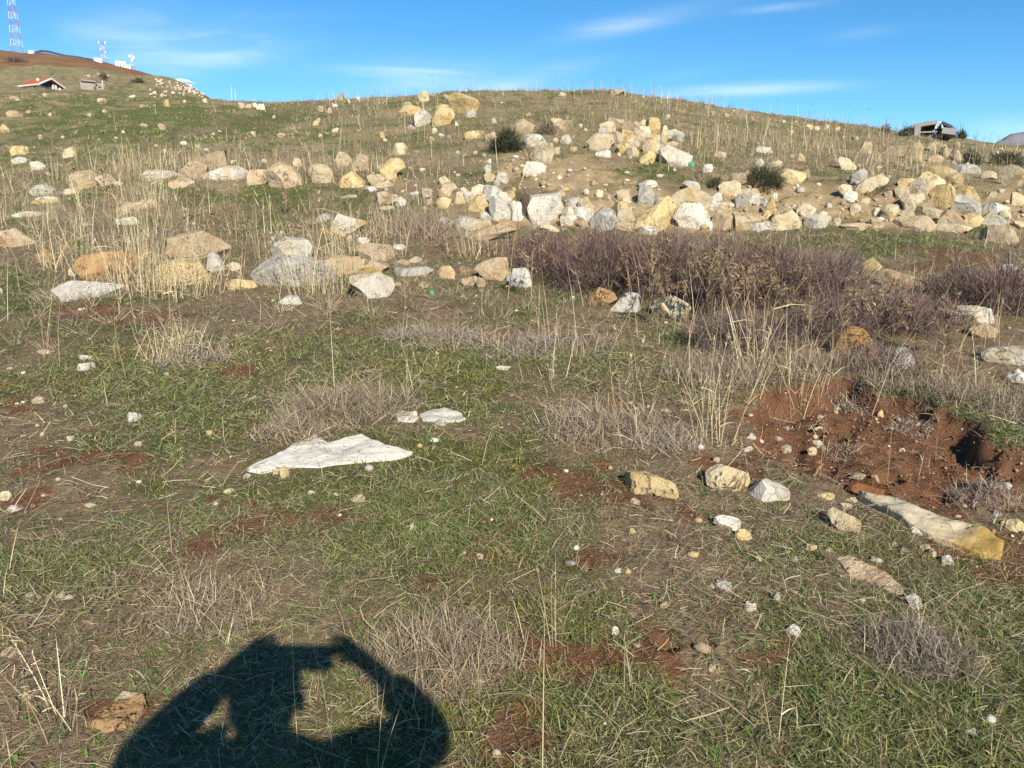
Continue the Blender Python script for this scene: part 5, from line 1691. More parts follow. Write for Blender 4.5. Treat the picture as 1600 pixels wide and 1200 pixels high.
PUR = [(0.145, 0.088, 0.076), (0.185, 0.11, 0.09), (0.11, 0.072, 0.07), (0.23, 0.145, 0.105), (0.145, 0.105, 0.10)]
PUR2 = PUR + [(0.20, 0.15, 0.12), (0.15, 0.12, 0.11)]
shrub(850, 440, 140, 70, 3600, PUR, 'thin end of the purple brush behind the cracked brown boulder')
shrub(945, 462, 170, 98, 5200, PUR, 'dark purple twiggy bush above the orange brown rock')
shrub(1040, 470, 170, 112, 6000, PUR, 'purple twiggy bush behind the white wedge rock')
shrub(1140, 490, 180, 120, 6000, PUR, 'tall purple bush with pale thistles growing before it')
shrub(1235, 490, 180, 115, 5600, PUR, 'dense purple bush behind the grey hidden rock')
shrub(1320, 485, 150, 88, 4200, PUR2, 'reddish purple bush beside the upright yellow rock')
shrub(1410, 530, 180, 70, 4200, PUR2, 'loose purple bush before the long beige slab')
shrub(1300, 545, 200, 70, 4200, PUR2, 'brownish purple brush in front of the dense purple bush')
shrub(1470, 520, 170, 50, 3400, PUR2, 'loose brown purple bush around the pale rock inside the far brush')
shrub(1595, 495, 150, 80, 3800, PUR, 'dusky purple bush past the pale rock inside the far brush')
shrub(1170, 560, 190, 66, 3800, PUR2, 'thin brown brush under the tall purple bush')
shrub(1400, 590, 160, 40, 2400, PUR2, 'low brown scrub along the upper lip of the dug earth')
shrub(1520, 470, 140, 52, 3200, PUR, 'low purple bush behind the pale rock inside the far brush')
DKG = [(0.065, 0.075, 0.035), (0.085, 0.09, 0.045), (0.12, 0.10, 0.06), (0.05, 0.062, 0.03)]
shrub(790, 240, 64, 34, 3000, DKG, 'dark green shrub in front of a tan rock on the eroded slope', leafy=True)
shrub(1200, 300, 70, 30, 2600, DKG, 'dark green shrub on top of the bank beside a yellow flat stone', leafy=True)
shrub(1118, 296, 24, 14, 600, DKG, 'very small dark green shrub above the upright white stone', leafy=True)
shrub(855, 212, 36, 20, 900, [(.16, .12, .09), (.2, .15, .11)], 'brown dry shrub near the yellowish boulder')
shrub(1585, 262, 60, 24, 1400, DKG + [(.12, .09, .06)], 'dark brown green shrub behind the smooth cream boulder', leafy=True)
shrub(1525, 258, 34, 24, 900, DKG + [(.15, .14, .1)], 'grey green weed bush above the jagged grey white rock', leafy=True)
shrub(1418, 213, 22, 14, 700, DKG, 'dark bush at the pillar of the ruined shed', leafy=True)
shrub(1488, 216, 20, 18, 800, DKG + [(.09, .07, .05)], 'tall dark bush at the open end of the ruined shed', leafy=True)
shrub(1505, 217, 15, 14, 600, DKG + [(.09, .07, .05)], 'lower dark bush past the open end of the ruined shed', leafy=True)
shrub(1385, 208, 16, 14, 400, [(.12, .09, .07), (.09, .08, .06)], 'bare dark bush on the crest beside the ruined shed')
shrub(160, 123, 16, 8, 500, DKG + [(.12, .11, .08)], 'dark bush above the roofless stone building', leafy=True)
shrub(213, 130, 24, 8, 600, DKG + [(.12, .11, .08)], 'low dark bush line on the far brown hill', leafy=True)
shrub(20, 97, 40, 7, 700, [(.12, .1, .1), (.15, .12, .1)], 'dusky scrub patch on the far brown hill', leafy=True)


# -- dry thistles: stem, forks, spiny leaves and star-shaped heads
THI = [(0.32, 0.225, 0.125), (0.25, 0.17, 0.095), (0.38, 0.29, 0.18), (0.20, 0.135, 0.08)]


def thistle(px, py, hpx, label, forks=7, spread=.5, group=None):
    g = ground(px, py)
    fw = g[1] * CP - (g[2] - CAM_H) * SP
    h = hpx * fw / FPX
    root = empty('thistle', g)
    tag(root, label, 'thistle', group)
    wd = .0028 + .0006 * fw
    top = np.array([[RNG.normal(0, .05) * h, RNG.normal(0, .05) * h, h * .8]])
    P = [np.array([[0, 0, -.02]])]
    D, L = [unit(top)], [np.array([h * .85])]
    tips = [top[0]]
    for k in range(forks):
        t = RNG.uniform(.3, .8)
        b = top[0] * t
        a = RNG.uniform(0, 6.28)
        e = np.array([math.cos(a) * spread, math.sin(a) * spread, RNG.uniform(.5, 1.1)]) * h * RNG.uniform(.25, .45)
        P.append(b[None])
        D.append(unit(e[None]))
        L.append(np.array([np.linalg.norm(e)]))
        tips.append(b + e)
    P, D, L = np.vstack(P), np.vstack(D), np.concatenate(L)
    n = len(P)
    tc = pal(THI, n)
    for q in range(n):
        link('stem' if q == 0 else 'side_stem', mesh_np('stem', *ribbons(P[q:q + 1], D[q:q + 1], L[q:q + 1], np.full(1, wd), D[q:q + 1] * .02, tc[q:q + 1], 2)), M_STRAW, root)
    for tp in tips:
        m = 34
        Dd = unit(RNG.normal(0, 1, (m, 3)) + [0, 0, .25])
        R = h * RNG.uniform(.04, .095, m)
        link('flower_head', mesh_np('flower_head', *ribbons(np.repeat(tp[None], m, 0), Dd, R, np.full(m, wd * 1.1), Dd * 0, pal(THI, m), 1)), M_STRAW, root)
    i = RNG.integers(0, n, 60)
    t = RNG.uniform(.1, .95, 60)
    Q = P[i] + D[i] * (L[i] * t)[:, None]
    D2, H2 = upright(60, RNG.uniform(.6, 1.5, 60))
    link('leaves', mesh_np('leaves', *ribbons(Q, D2, h * RNG.uniform(.04, .10, 60), np.full(60, wd * 1.5), RNG.normal(0, .4, (60, 3)), pal(THI, 60), 2)), M_STRAW, root)['kind'] = 'stuff'
    return root


THL = [(1010, 500, 130, 'golden thistle in front of the cream yellow rock'), (1045, 520, 120, 'golden thistle beside the cream yellow rock'),
       (905, 455, 100, 'pale thistle before the dark purple twiggy bush'), (830, 470, 110, 'thin thistle by the mottled grey rock'),
       (1100, 520, 150, 'tall thistle where the purple bush is thickest'), (1140, 535, 140, 'brown thistle amid thin brown brush'),
       (1165, 520, 150, 'tallest thistle before the tall purple bush'), (1215, 545, 120, 'brown thistle in brush before the dense purple bush'),
       (1262, 555, 110, 'low thistle in brownish purple brush'), (1310, 545, 110, 'brown thistle above the pointed ochre rock'),
       (1360, 530, 110, 'thistle beside the pointed ochre rock'), (1420, 560, 100, 'thistle behind the knobbly white rock'),
       (1470, 570, 120, 'straw brown thistle in the loose bush above the dug earth'), (1240, 500, 100, 'small golden thistle rising from the dense purple bush'),
       (115, 296, 44, 'brown thistle against the rounded tan boulder'), (165, 300, 40, 'brown thistle covering the smaller tan rock'),
       (335, 400, 90, 'brown branching thistle behind the tan domed boulder'), (370, 380, 70, 'brown thistle in grass near the domed white boulder'),
       (290, 350, 60, 'brown thistle on the slope behind the tan domed boulder'), (448, 340, 50, 'thin dark thistle on the green slope'),
       (700, 395, 50, 'reddish thistle before the bluish grey boulder'), (1270, 420, 60, 'thistle tops behind the dense purple bush')]
THL += [(1075, 510, 105, 'thistle between the cream yellow rock and the tall purple bush'), (985, 470, 90, 'pale thistle growing out of the purple bush behind the white wedge rock'),
        (1130, 500, 130, 'golden thistle leaning out of the tall purple bush'), (1195, 510, 120, 'thistle with many heads before the dense purple bush'), (1340, 500, 90, 'thistle before the reddish purple bush')]
for x, y, h, lab in THL:
    thistle(x, y, h, lab, forks=11 if h > 90 else 6)

# ------------------------------------------------------------------ buildings, masts and small things
W_PLASTER = plain('white_plaster', (0.62, 0.56, 0.50), 0.9, 0.1, 1.5)
W_TILE = plain('red_roof_tile', (0.42, 0.12, 0.06), 0.8, 0.2, 4.0)
W_TRIM = plain('pale_trim', (0.60, 0.58, 0.57), 0.7, 0.05, 3)
W_DARKGLASS = plain('dark_gable_boards', (0.055, 0.07, 0.10), 0.5, 0.2, 2)
W_SHADE = plain('dark_opening', (0.03, 0.03, 0.035), 0.8, 0.1, 2)
W_CONC = plain('weathered_concrete', (0.25, 0.245, 0.235), 0.9, 0.15, 1.2)
W_STONEW = plain('rough_stone_wall', (0.29, 0.245, 0.19), 0.95, 0.2, 2.5)
W_WHITE = plain('white_metal', (0.78, 0.79, 0.80), 0.5, 0.04, 2)
W_RED = plain('red_mast_paint', (0.34, 0.11, 0.14), 0.6, 0.08, 2)
W_MASTW = plain('white_mast_paint', (0.62, 0.64, 0.68), 0.6, 0.04, 2)
W_DARK = plain('dark_panel', (0.05, 0.055, 0.07), 0.7, 0.15, 1)
W_TANK = plain('black_plastic_tank', (0.02, 0.02, 0.022), 0.5, 0.1, 2)
W_WOOD = plain('grey_wood', (0.12, 0.09, 0.065), 0.9, 0.2, 6)
W_GREENP = plain('green_plastic', (0.04, 0.30, 0.16), 0.45, 0.2, 12)


def gscale(g):
    return (g[1] * CP - (g[2] - CAM_H) * SP) / FPX


def far_at(px, Y):
    d = pix_dir(px, 110)
    X = d[0] / d[1] * Y
    return np.array([X, Y, hz(X, Y)])


def house():
    g = far_at(62, 160)
    s = gscale(g)
    root = empty('house', (g[0], g[1], g[2] - 0.4), math.radians(66))
    tag(root, 'white house with red tiled gable roof on the far slope', 'house')
    gw, ln, eh, rh = 35 * s, 40 * s, 9 * s, 18 * s       # gable width, length, eave and ridge height
    y0, y1 = -ln / 2, ln / 2
    m = MB()
    m.box((-gw / 2 + .12, 0, eh / 2), (.24, ln, eh))
    m.box((gw / 2 - .12, 0, eh / 2), (.24, ln, eh))
    m.box((0, y1 - .12, eh / 2), (gw - .5, .24, eh))
    m.build('wall', W_PLASTER, root)
    m = MB()      # recessed gable wall, dark boards above, pale wall below
    yg = y0 + ln * .16
    m.poly([(-gw / 2 + .25, yg, eh * .75), (gw / 2 - .25, yg, eh * .75), (gw / 2 - .25, yg, eh), (0, yg, rh - .15), (-gw / 2 + .25, yg, eh)])
    gb = m.build('gable_boards', W_DARKGLASS, root)
    m = MB()
    m.box((-gw * .12, yg + .1, eh * .38), (gw * .7, .2, eh * .76))
    fw_ = m.build('front_wall', W_PLASTER, root)
    m = MB()
    m.box((-gw * .02, yg - .03, eh * .36), (gw * .16, .12, eh * .55))
    m.build('door', W_SHADE, root)
    for x in (gw * .16, gw * .3):
        MB().box((x, y0 + .25, eh * .62), (.3, .3, eh * 1.25)).build('porch_post', W_PLASTER, root)
    for yy in (-ln * .22, ln * .05, ln * .3):
        w = MB().box((-gw / 2 - .012, yy, eh * .5), (.03, ln * .08, eh * .4)).build('window', W_SHADE, root)
        MB().box((-gw / 2 - .02, yy, eh * .27), (.12, ln * .1, eh * .05)).build('sill', W_TRIM, w)
    # roof: tiled slopes with pale verges
    ov, th = .5, .16
    ax = gw / 2 + ov
    az = eh - (rh - eh) * ov / (gw / 2)
    for sgn in (-1, 1):
        m = MB()
        q = [(sgn * ax, y0 - ov, az), (sgn * ax, y1 + ov, az), (0, y1 + ov, rh), (0, y0 - ov, rh)]
        m.poly(q)
        m.poly([(p[0], p[1], p[2] + th) for p in reversed(q)])
        for a, b in ((0, 1), (1, 2), (2, 3), (3, 0)):
            m.poly([q[a], q[b], (q[b][0], q[b][1], q[b][2] + th), (q[a][0], q[a][1], q[a][2] + th)])
        r = m.build('roof', W_TILE, root)
        rows = 7
        t_ = MB()
        for k in range(rows):       # tile courses
            t = (k + .5) / rows
            x, z = sgn * ax * (1 - t), az + (rh - az) * t
            t_.tube([(x, y0 - ov + .1, z + th + .02), (x, y1 + ov - .1, z + th + .02)], .06, 5)
        t_.build('tile_courses', W_TILE, r)
        v = MB()
        v.tube([(sgn * ax, y0 - ov - .06, az + .05), (0, y0 - ov - .06, rh + .05)], .17, 6)
        v.build('verge_board', W_TRIM, root)
    MB().tube([(-ax - .02, y0 - ov, az), (-ax - .02, y1 + ov, az)], .15, 6).build('gutter', W_TRIM, root)
    c = MB().box((-gw * .22, -ln * .1, rh * .92), (.35, .35, rh * .3)).build('chimney', W_TRIM, root)


def stone_ruin():
    g = far_at(144, 150)
    s = gscale(g)
    root = empty('stone_building', (g[0], g[1], g[2] - .2), math.radians(38))
    tag(root, 'low roofless stone building beside the red-roofed house', 'building')
    w, h = 34 * s, 12.5 * s
    MB().box((-w * .22, 0, h * .5), (w * .56, .4, h)).build('front_wall', W_STONEW, root)
    MB().box((w * .25, 0.5, h * .42), (w * .38, .4, h * .84)).build('side_wall', W_STONEW, root)
    MB().box((0, w * .25, h * .5), (w, .4, h * 1.02)).build('back_wall', W_STONEW, root)
    MB().box((-w * .5, w * .12, h * .5), (.4, w * .24, h)).build('end_wall', W_STONEW, root)
    MB().box((-w * .22, .1, h + .1), (w * .6, 1.4, .22)).build('roof_slab', W_CONC, root)
    MB().box((w * .25, .28, h * .52), (w * .09, .06, h * .2)).build('window', W_SHADE, root)
    MB().box((w * .02, -.2, h * .3), (w * .05, .06, h * .4)).build('door', W_SHADE, root)
    MB().tube([(w * .4, .5, h * .8), (w * .4, .5, h * 1.35)], .09, 5).build('pole', W_TRIM, root)


def mast(px, Y, hpx, wpx, sections, label, antennas=(), top_taper=.35, first_red=True):
    g = far_at(px, Y)
    s = gscale(g)
    root = empty('radio_mast', (g[0], g[1], g[2] - .5), math.radians(12))
    tag(root, label, 'mast')
    H, B = hpx * s, wpx * s
    r = .014 * B + .025
    for k in range(sections):
        t0, t1 = k / sections, (k + 1) / sections
        b0, b1 = B / 2 * (1 - (1 - top_taper) * t0), B / 2 * (1 - (1 - top_taper) * t1)
        z0, z1 = H * t0, H * t1
        m = MB()
        cs = [(-1, -1), (1, -1), (1, 1), (-1, 1)]
        for i in range(4):
            a, b = cs[i], cs[(i + 1) % 4]
            m.tube([(a[0] * b0, a[1] * b0, z0), (a[0] * b1, a[1] * b1, z1)], r * 1.25, 5)
            zm, bm_ = (z0 + z1) / 2, (b0 + b1) / 2
            m.tube([(a[0] * b0, a[1] * b0, z0), (b[0] * bm_, b[1] * bm_, zm)], r * .55, 4)
            m.tube([(b[0] * bm_, b[1] * bm_, zm), (a[0] * b1, a[1] * b1, z1)], r * .55, 4)
            m.tube([(a[0] * b1, a[1] * b1, z1), (b[0] * b1, b[1] * b1, z1)], r * .5, 4)
        m.build('lattice_section', W_RED if (k % 2 == 0) == first_red else W_MASTW, root)
    for (dx, t, kind) in antennas:
        if kind == 'panel':
            MB().box((dx * B, -B * .2, H * t), (B * .22, B * .15, H * .12)).build('panel_antenna', W_MASTW, root)
        else:
            m = MB()
            n, R = 14, B * .42
            c = (dx * B, -B * .55, H * t)
            for i in range(n):
                a0, a1 = 2 * math.pi * i / n, 2 * math.pi * (i + 1) / n
                p0 = (c[0] + R * math.cos(a0), c[1], c[2] + R * math.sin(a0))
                p1 = (c[0] + R * math.cos(a1), c[1], c[2] + R * math.sin(a1))
                m.poly([(c[0], c[1] + R * .35, c[2]), p0, p1])
                m.poly([(c[0], c[1] + R * .45, c[2]), p1, p0])
            m.build('dish', W_MASTW, root)
    return root


def cabin(px, Y, wpx, hpx, label, doors=1):
    g = far_at(px, Y)
    s = gscale(g)
    root = empty('equipment_cabin', (g[0], g[1], g[2] - .5), math.radians(30))
    tag(root, label, 'cabin')
    w, h = wpx * s, hpx * s + .8
    MB().box((0, 0, h / 2), (w, w * .5, h)).build('cabin_wall', W_WHITE, root)
    MB().box((0, 0, h + .06), (w * 1.06, w * .56, .14)).build('roof', W_TRIM, root)
    for d in range(doors):
        MB().box((w * (.1 + .28 * d) - w * .1, -w * .25 - .02, h * .38), (w * .13, .05, h * .5)).build('door', W_CONC, root)


house()
stone_ruin()
mast(31, 448, 118, 13, 12, 'tall red and white lattice mast on the far brown hill')
mast(164, 448, 32, 6, 5, 'shorter lattice mast with panel antennas between the white cabins', [(-.75, .93, 'panel'), (.75, .93, 'panel'), (-.5, .6, 'panel'), (.6, .5, 'panel')], .6)
mast(208, 448, 22, 5, 4, 'small lattice mast carrying dishes at the end of the cabins', [(-.55, .88, 'dish'), (.55, .8, 'dish'), (.1, .62, 'dish')], .6)
cabin(154.5, 440, 11, 6, 'white equipment cabin next to the mast with panel antennas')
cabin(189, 440, 15, 6.5, 'largest white equipment cabin on the far hill', 2)
cabin(201, 440, 6, 5, 'small white cabin beside the mast with dishes')
cabin(52, 440, 6.5, 4.5, 'tiny white hut next to the tall red and white mast')


def far_fence():
    root = None
    pts = [far_at(x, 442) for x in np.linspace(58, 148, 19)]
    root = empty('screen_fence', pts[0])
    tag(root, 'long dark screen fence along the far brown hill', 'fence')
    o = np.array(pts[0])
    for a, b in zip(pts[:-1], pts[1:]):
        a, b = a - o, b - o
        L = float(np.hypot(*(b - a)[:2]))
        c = (a + b) / 2
        m = MB().box((c[0], c[1], c[2] + .75), (L * 1.0, .12, 1.1), math.atan2(b[1] - a[1], b[0] - a[0]), (0, -math.atan2(b[2] - a[2], L)))
        m.build('fence_panel', W_DARK, root)
        MB().box((a[0], a[1], a[2] + .6), (.12, .14, 1.35)).build('post', W_DARK, root)


far_fence()


def canopy():
    g = far_at(286, 300)
    s = gscale(g)
    root = empty('canopy', (g[0], g[1] + 1, g[2] - .2))
    tag(root, 'low white canopy on the shoulder of the far hill', 'canopy')
    w, h = 25 * s, 6.5 * s
    n = 10
    m = MB()
    for i in range(n):
        t0, t1 = math.pi * i / n, math.pi * (i + 1) / n
        for (r0, y0, y1) in ((1.0, -2.5, 2.5),):
            p = [(-math.cos(t) * w / 2, math.sin(t) ** .8 * h * .55 + h * .5 - (.16 * -math.cos(t) * h)) for t in (t0, t1)]
            m.poly([(p[0][0], y0, p[0][1]), (p[1][0], y0, p[1][1]), (p[1][0], y1, p[1][1]), (p[0][0], y1, p[0][1])])
        m.poly([(0, -2.5, h * .5), (p[0][0], -2.5, p[0][1]), (p[1][0], -2.5, p[1][1])])
    m.build('sheet', W_WHITE, root)
    for x in (-.45, -.15, .15, .45):
        MB().tube([(x * w, -2.4, -.2), (x * w, -2.4, h * .5)], .1, 5).build('post', W_CONC, root)


canopy()
for x, hp in ((362, 17), (368, 13)):
    g = ground(x, 160)
    p = pix_dir(x, 152)
    p = np.array([0, 0, CAM_H]) + p / p[1] * 150.0
    z0 = hz(p[0], p[1])
    s = 150 / FPX
    root = empty('thin_pole', (p[0], p[1], z0))
    tag(root, ('taller' if hp == 17 else 'shorter') + ' of two thin faint poles past the far hill', 'pole')
    H = zpix(150, 152 - hp) - z0
    MB().tube([(0, 0, 0), (0, 0, H)], .045, 5).build('shaft', W_TRIM, root)
    MB().tube([(-.5, 0, H * .96), (.5, 0, H * .96)], .03, 4).build('cross_arm', W_RED, root)


def far_rubble():
    rs = np.random.default_rng(5)
    U, F = ico(1)
    V, C, Fs = [], [], []
    k = 0
    for (x0, y0, x1, y1, n) in ((240, 121, 312, 146, 90), (130, 115, 170, 122, 12), (230, 140, 330, 152, 40)):
        for i in range(n):
            t = rs.random()
            x = x0 + (x1 - x0) * rs.random()
            y = y0 + (y1 - y0) * t
            if x0 == 240:
                y = np.interp(x, [240, 275, 312], [122, 128, 137]) + rs.uniform(0, 12)
            g = ground(x, y)
            if g[1] > 700:
                continue
            r = rs.uniform(.12, .42) * g[1] / 200
            V.append(U * rs.uniform(.7, 1.2, (len(U), 1)) * r * rs.uniform(.7, 1.5, 3) + g)
            C.append(np.tile(np.array([(.50, .40, .28), (.42, .32, .24), (.55, .48, .38)])[rs.integers(0, 3)], (len(U), 1)))
            Fs.append(F + k)
            k += len(U)
    o = link('far_rubble', mesh_np('far_rubble', np.vstack(V), np.vstack(Fs), np.vstack(C)), foliage('rubble_stone', 0, .9))
    tag(o, 'rubble and stones strewn over the far hill', 'rubble', kind='stuff')


far_rubble()


def shed():
    g = ground(1447, 213.5)
    Yd = 60.0 if g[1] > 120 or g[1] < 30 else g[1]
    p = pix_dir(1447, 212)
    p = np.array([0, 0, CAM_H]) + p / p[1] * Yd
    s = (p[1] * CP - (p[2] - CAM_H) * SP) / FPX
    zb = hz(p[0], p[1])
    root = empty('ruined_shed', (p[0], p[1], zb), math.radians(-24))
    tag(root, 'ruined concrete shed with tilted roof slabs on the crest', 'shed')
    d = p[2] - zb            # lift from local ground to the picture's foot line

    def X(x): return (x - 1447) * s
    def Zz(y): return (212 - y) * s + d
    def pbox(name, mat, x0, y0, x1, y1, dep, yoff=0.0, parent=root):
        return MB().box(((X(x0) + X(x1)) / 2, yoff, (Zz(y0) + Zz(y1)) / 2), (X(x1) - X(x0), dep, Zz(y0) - Zz(y1))).build(name, mat, parent)
    pbox('pillar', W_CONC, 1429, 198.5, 1437.5, 217, .6, -.3)
    pbox('back_wall', W_DARK, 1437, 199, 1470, 214, .2, 2.2)
    pbox('end_wall', W_DARK, 1425, 200, 1429, 214, 2.0, 1.0)
    pbox('parapet', W_CONC, 1438, 206.5, 1456, 208.5, .12, -.2)
    pbox('step', W_CONC, 1437, 211, 1470, 216, .5, .2)
    m = MB()
    a, b, c, e = (1423, 198.5), (1444, 194.5), (1461, 194.5), (1423, 197)
    def slab(name, mat, q0, q1, y0, y1, th):
        mm = MB()
        P0, P1 = (X(q0[0]), Zz(q0[1])), (X(q1[0]), Zz(q1[1]))
        L = math.hypot(P1[0] - P0[0], P1[1] - P0[1])
        an = math.atan2(P1[1] - P0[1], P1[0] - P0[0])
        mm.box(((P0[0] + P1[0]) / 2, (y0 + y1) / 2, (P0[1] + P1[1]) / 2), (L, y1 - y0, th), 0, (0, -an))
        return mm.build(name, mat, root)
    slab('roof_slab', W_CONC, (1424, 199), (1459, 194), -.5, 2.6, .14)
    slab('upper_roof_slab', W_CONC, (1443, 191.5), (1463, 192.8), .3, 2.6, .12)
    slab('fallen_roof_panel', W_DARK, (1466, 194.5), (1481, 203), -.4, 2.2, .10)
    slab('fallen_sheet', W_CONC, (1467, 207), (1486, 210.5), -.6, 1.6, .22)
    pbox('roof_post', W_CONC, 1445, 192, 1447, 197, .12, 1.6)
    pbox('roof_post', W_CONC, 1458, 193, 1460, 212, .14, -.1)
    pbox('roof_post', W_DARK, 1466, 196, 1468, 212, .14, 1.2)
    pbox('roof_post', W_DARK, 1480, 202, 1481.5, 213, .12, .8)
    m = MB()
    pts = []
    for i in range(9):
        t = math.pi * i / 8
        pts.append((X(1462.5) - math.cos(t) * 4.6 * s, -.35, Zz(203.5) + math.sin(t) * 9 * s))
    m.tube(pts, 1.3 * s, 6)
    m.build('pale_arch', W_TRIM, root)
    m = MB()
    n = 12
    cx, cz, R, hh = X(1441), Zz(196.5), 3.6 * s, 5.2 * s
    ring = [(math.cos(2 * math.pi * i / n) * R, math.sin(2 * math.pi * i / n) * R) for i in range(n)]
    m.tube([(cx, .9, cz), (cx, .9, cz + hh * .85), (cx, .9, cz + hh)], [R, R, R * .55], 12)
    m.build('water_tank', W_TANK, root)


shed()


# stake and scraps of plastic
def stake():
    g = ground(1030, 264)
    s = gscale(g)
    m = MB().tube([(0, 0, -.1), (.01, 0, 14 * s), (-.01, .01, 28 * s)], [.03, .026, .018], 6)
    o = m.build('wooden_stake', W_WOOD)
    o.location = g
    tag(o, 'thin dark stake in front of the large pale boulder', 'stake')


stake()


def scrap(px, py, r, label, seed):
    g = ground(px, py)
    s = gscale(g)
    U, F = ico(3)
    rs = np.random.default_rng(seed)
    V = U * (0.5 + 1.0 * fbm3(U * 2.6 + seed, 3, seed))[:, None] * np.array([r * s, r * s * .5, r * s * 1.1]) + [0, 0, r * s * .5]
    o = link('plastic_scrap', mesh_np('plastic_scrap', V, F), W_GREENP, None, (g[0], g[1] - .05, g[2]))
    tag(o, label, 'litter')


scrap(1079, 260, 4.2, 'green plastic scrap beside the large pale boulder', 3)
scrap(676, 459, 3.8, 'turquoise green plastic scrap in grass before the tan stones', 9)


# birds
def bird(px, py, dist, span, label, bank):
    p = pix_dir(px, py)
    p = np.array([0, 0, CAM_H]) + p / p[1] * dist
    root = empty('bird', p, bank)
    tag(root, label, 'bird')
    k = span
    MB().tube([(-.28 * k, 0, 0), (-.15 * k, 0, .01), (0, 0, .02 * k), (.16 * k, 0, .03 * k), (.24 * k, 0, .03 * k)], [.015 * k, .06 * k, .08 * k, .05 * k, .012 * k], 7).build('body', W_DARK, root, True)
    for sg in (-1, 1):
        m = MB()
        a, b, c, d = (-.1 * k, 0, .03 * k), (.1 * k, 0, .03 * k), (.06 * k, sg * .3 * k, .15 * k), (-.08 * k, sg * .55 * k, .08 * k)
        m.poly([a, b, c, d])
        m.poly([(q[0], q[1], q[2] - .012 * k) for q in (d, c, b, a)])
        m.build('wing', W_DARK, root)


bird(1268, 163, 60, .28, 'higher tiny dark bird in the sky by the descending crest', 1.2)
bird(1358, 171, 60, .3, 'lower tiny dark bird in the sky before the ruined shed', .6)
bird(675, 118, 60, .22, 'tiny dark bird in the sky above the crest boulders', .9)

# ------------------------------------------------------------------ the photographer, standing behind the lens, and the phone
M_SKIN = plain('skin', (0.45, 0.28, 0.19), 0.6, 0.05, 20)
M_JACKET = plain('dark_jacket', (0.035, 0.04, 0.055), 0.9, 0.15, 30)
M_TROUSER = plain('dark_trousers', (0.05, 0.055, 0.08), 0.9, 0.15, 30)
M_HAIR = plain('dark_hair', (0.02, 0.015, 0.012), 0.7, 0.2, 60)
M_SHOE = plain('brown_shoe', (0.08, 0.05, 0.03), 0.6, 0.1, 20)
M_PHONE = plain('phone_glass', (0.02, 0.02, 0.025), 0.2, 0.05, 5)
CPOS = np.array([0, 0, CAM_H])


def cast(px, py, s):
    """a point of the body whose shadow falls at this place on the grass; s metres along the light from the lens"""
    q = _march(base_height, px, py) - CPOS
    off = q - LIGHT * (q @ LIGHT)
    return CPOS + off + LIGHT * s


def skin(name, verts, edges, radii, mat, parent, root=0, sub=2):
    me = bpy.data.meshes.new(name)
    me.from_pydata([tuple(v) for v in verts], edges, [])
    o = link(name, me, mat, parent)
    o.modifiers.new('Skin', 'SKIN')
    sv = me.skin_vertices[0].data
    for i, r in enumerate(radii):
        sv[i].radius = (r, r) if not isinstance(r, tuple) else r
        sv[i].use_root = (i == root)
    sb = o.modifiers.new('Sub', 'SUBSURF')
    sb.levels = sb.render_levels = sub
    return o


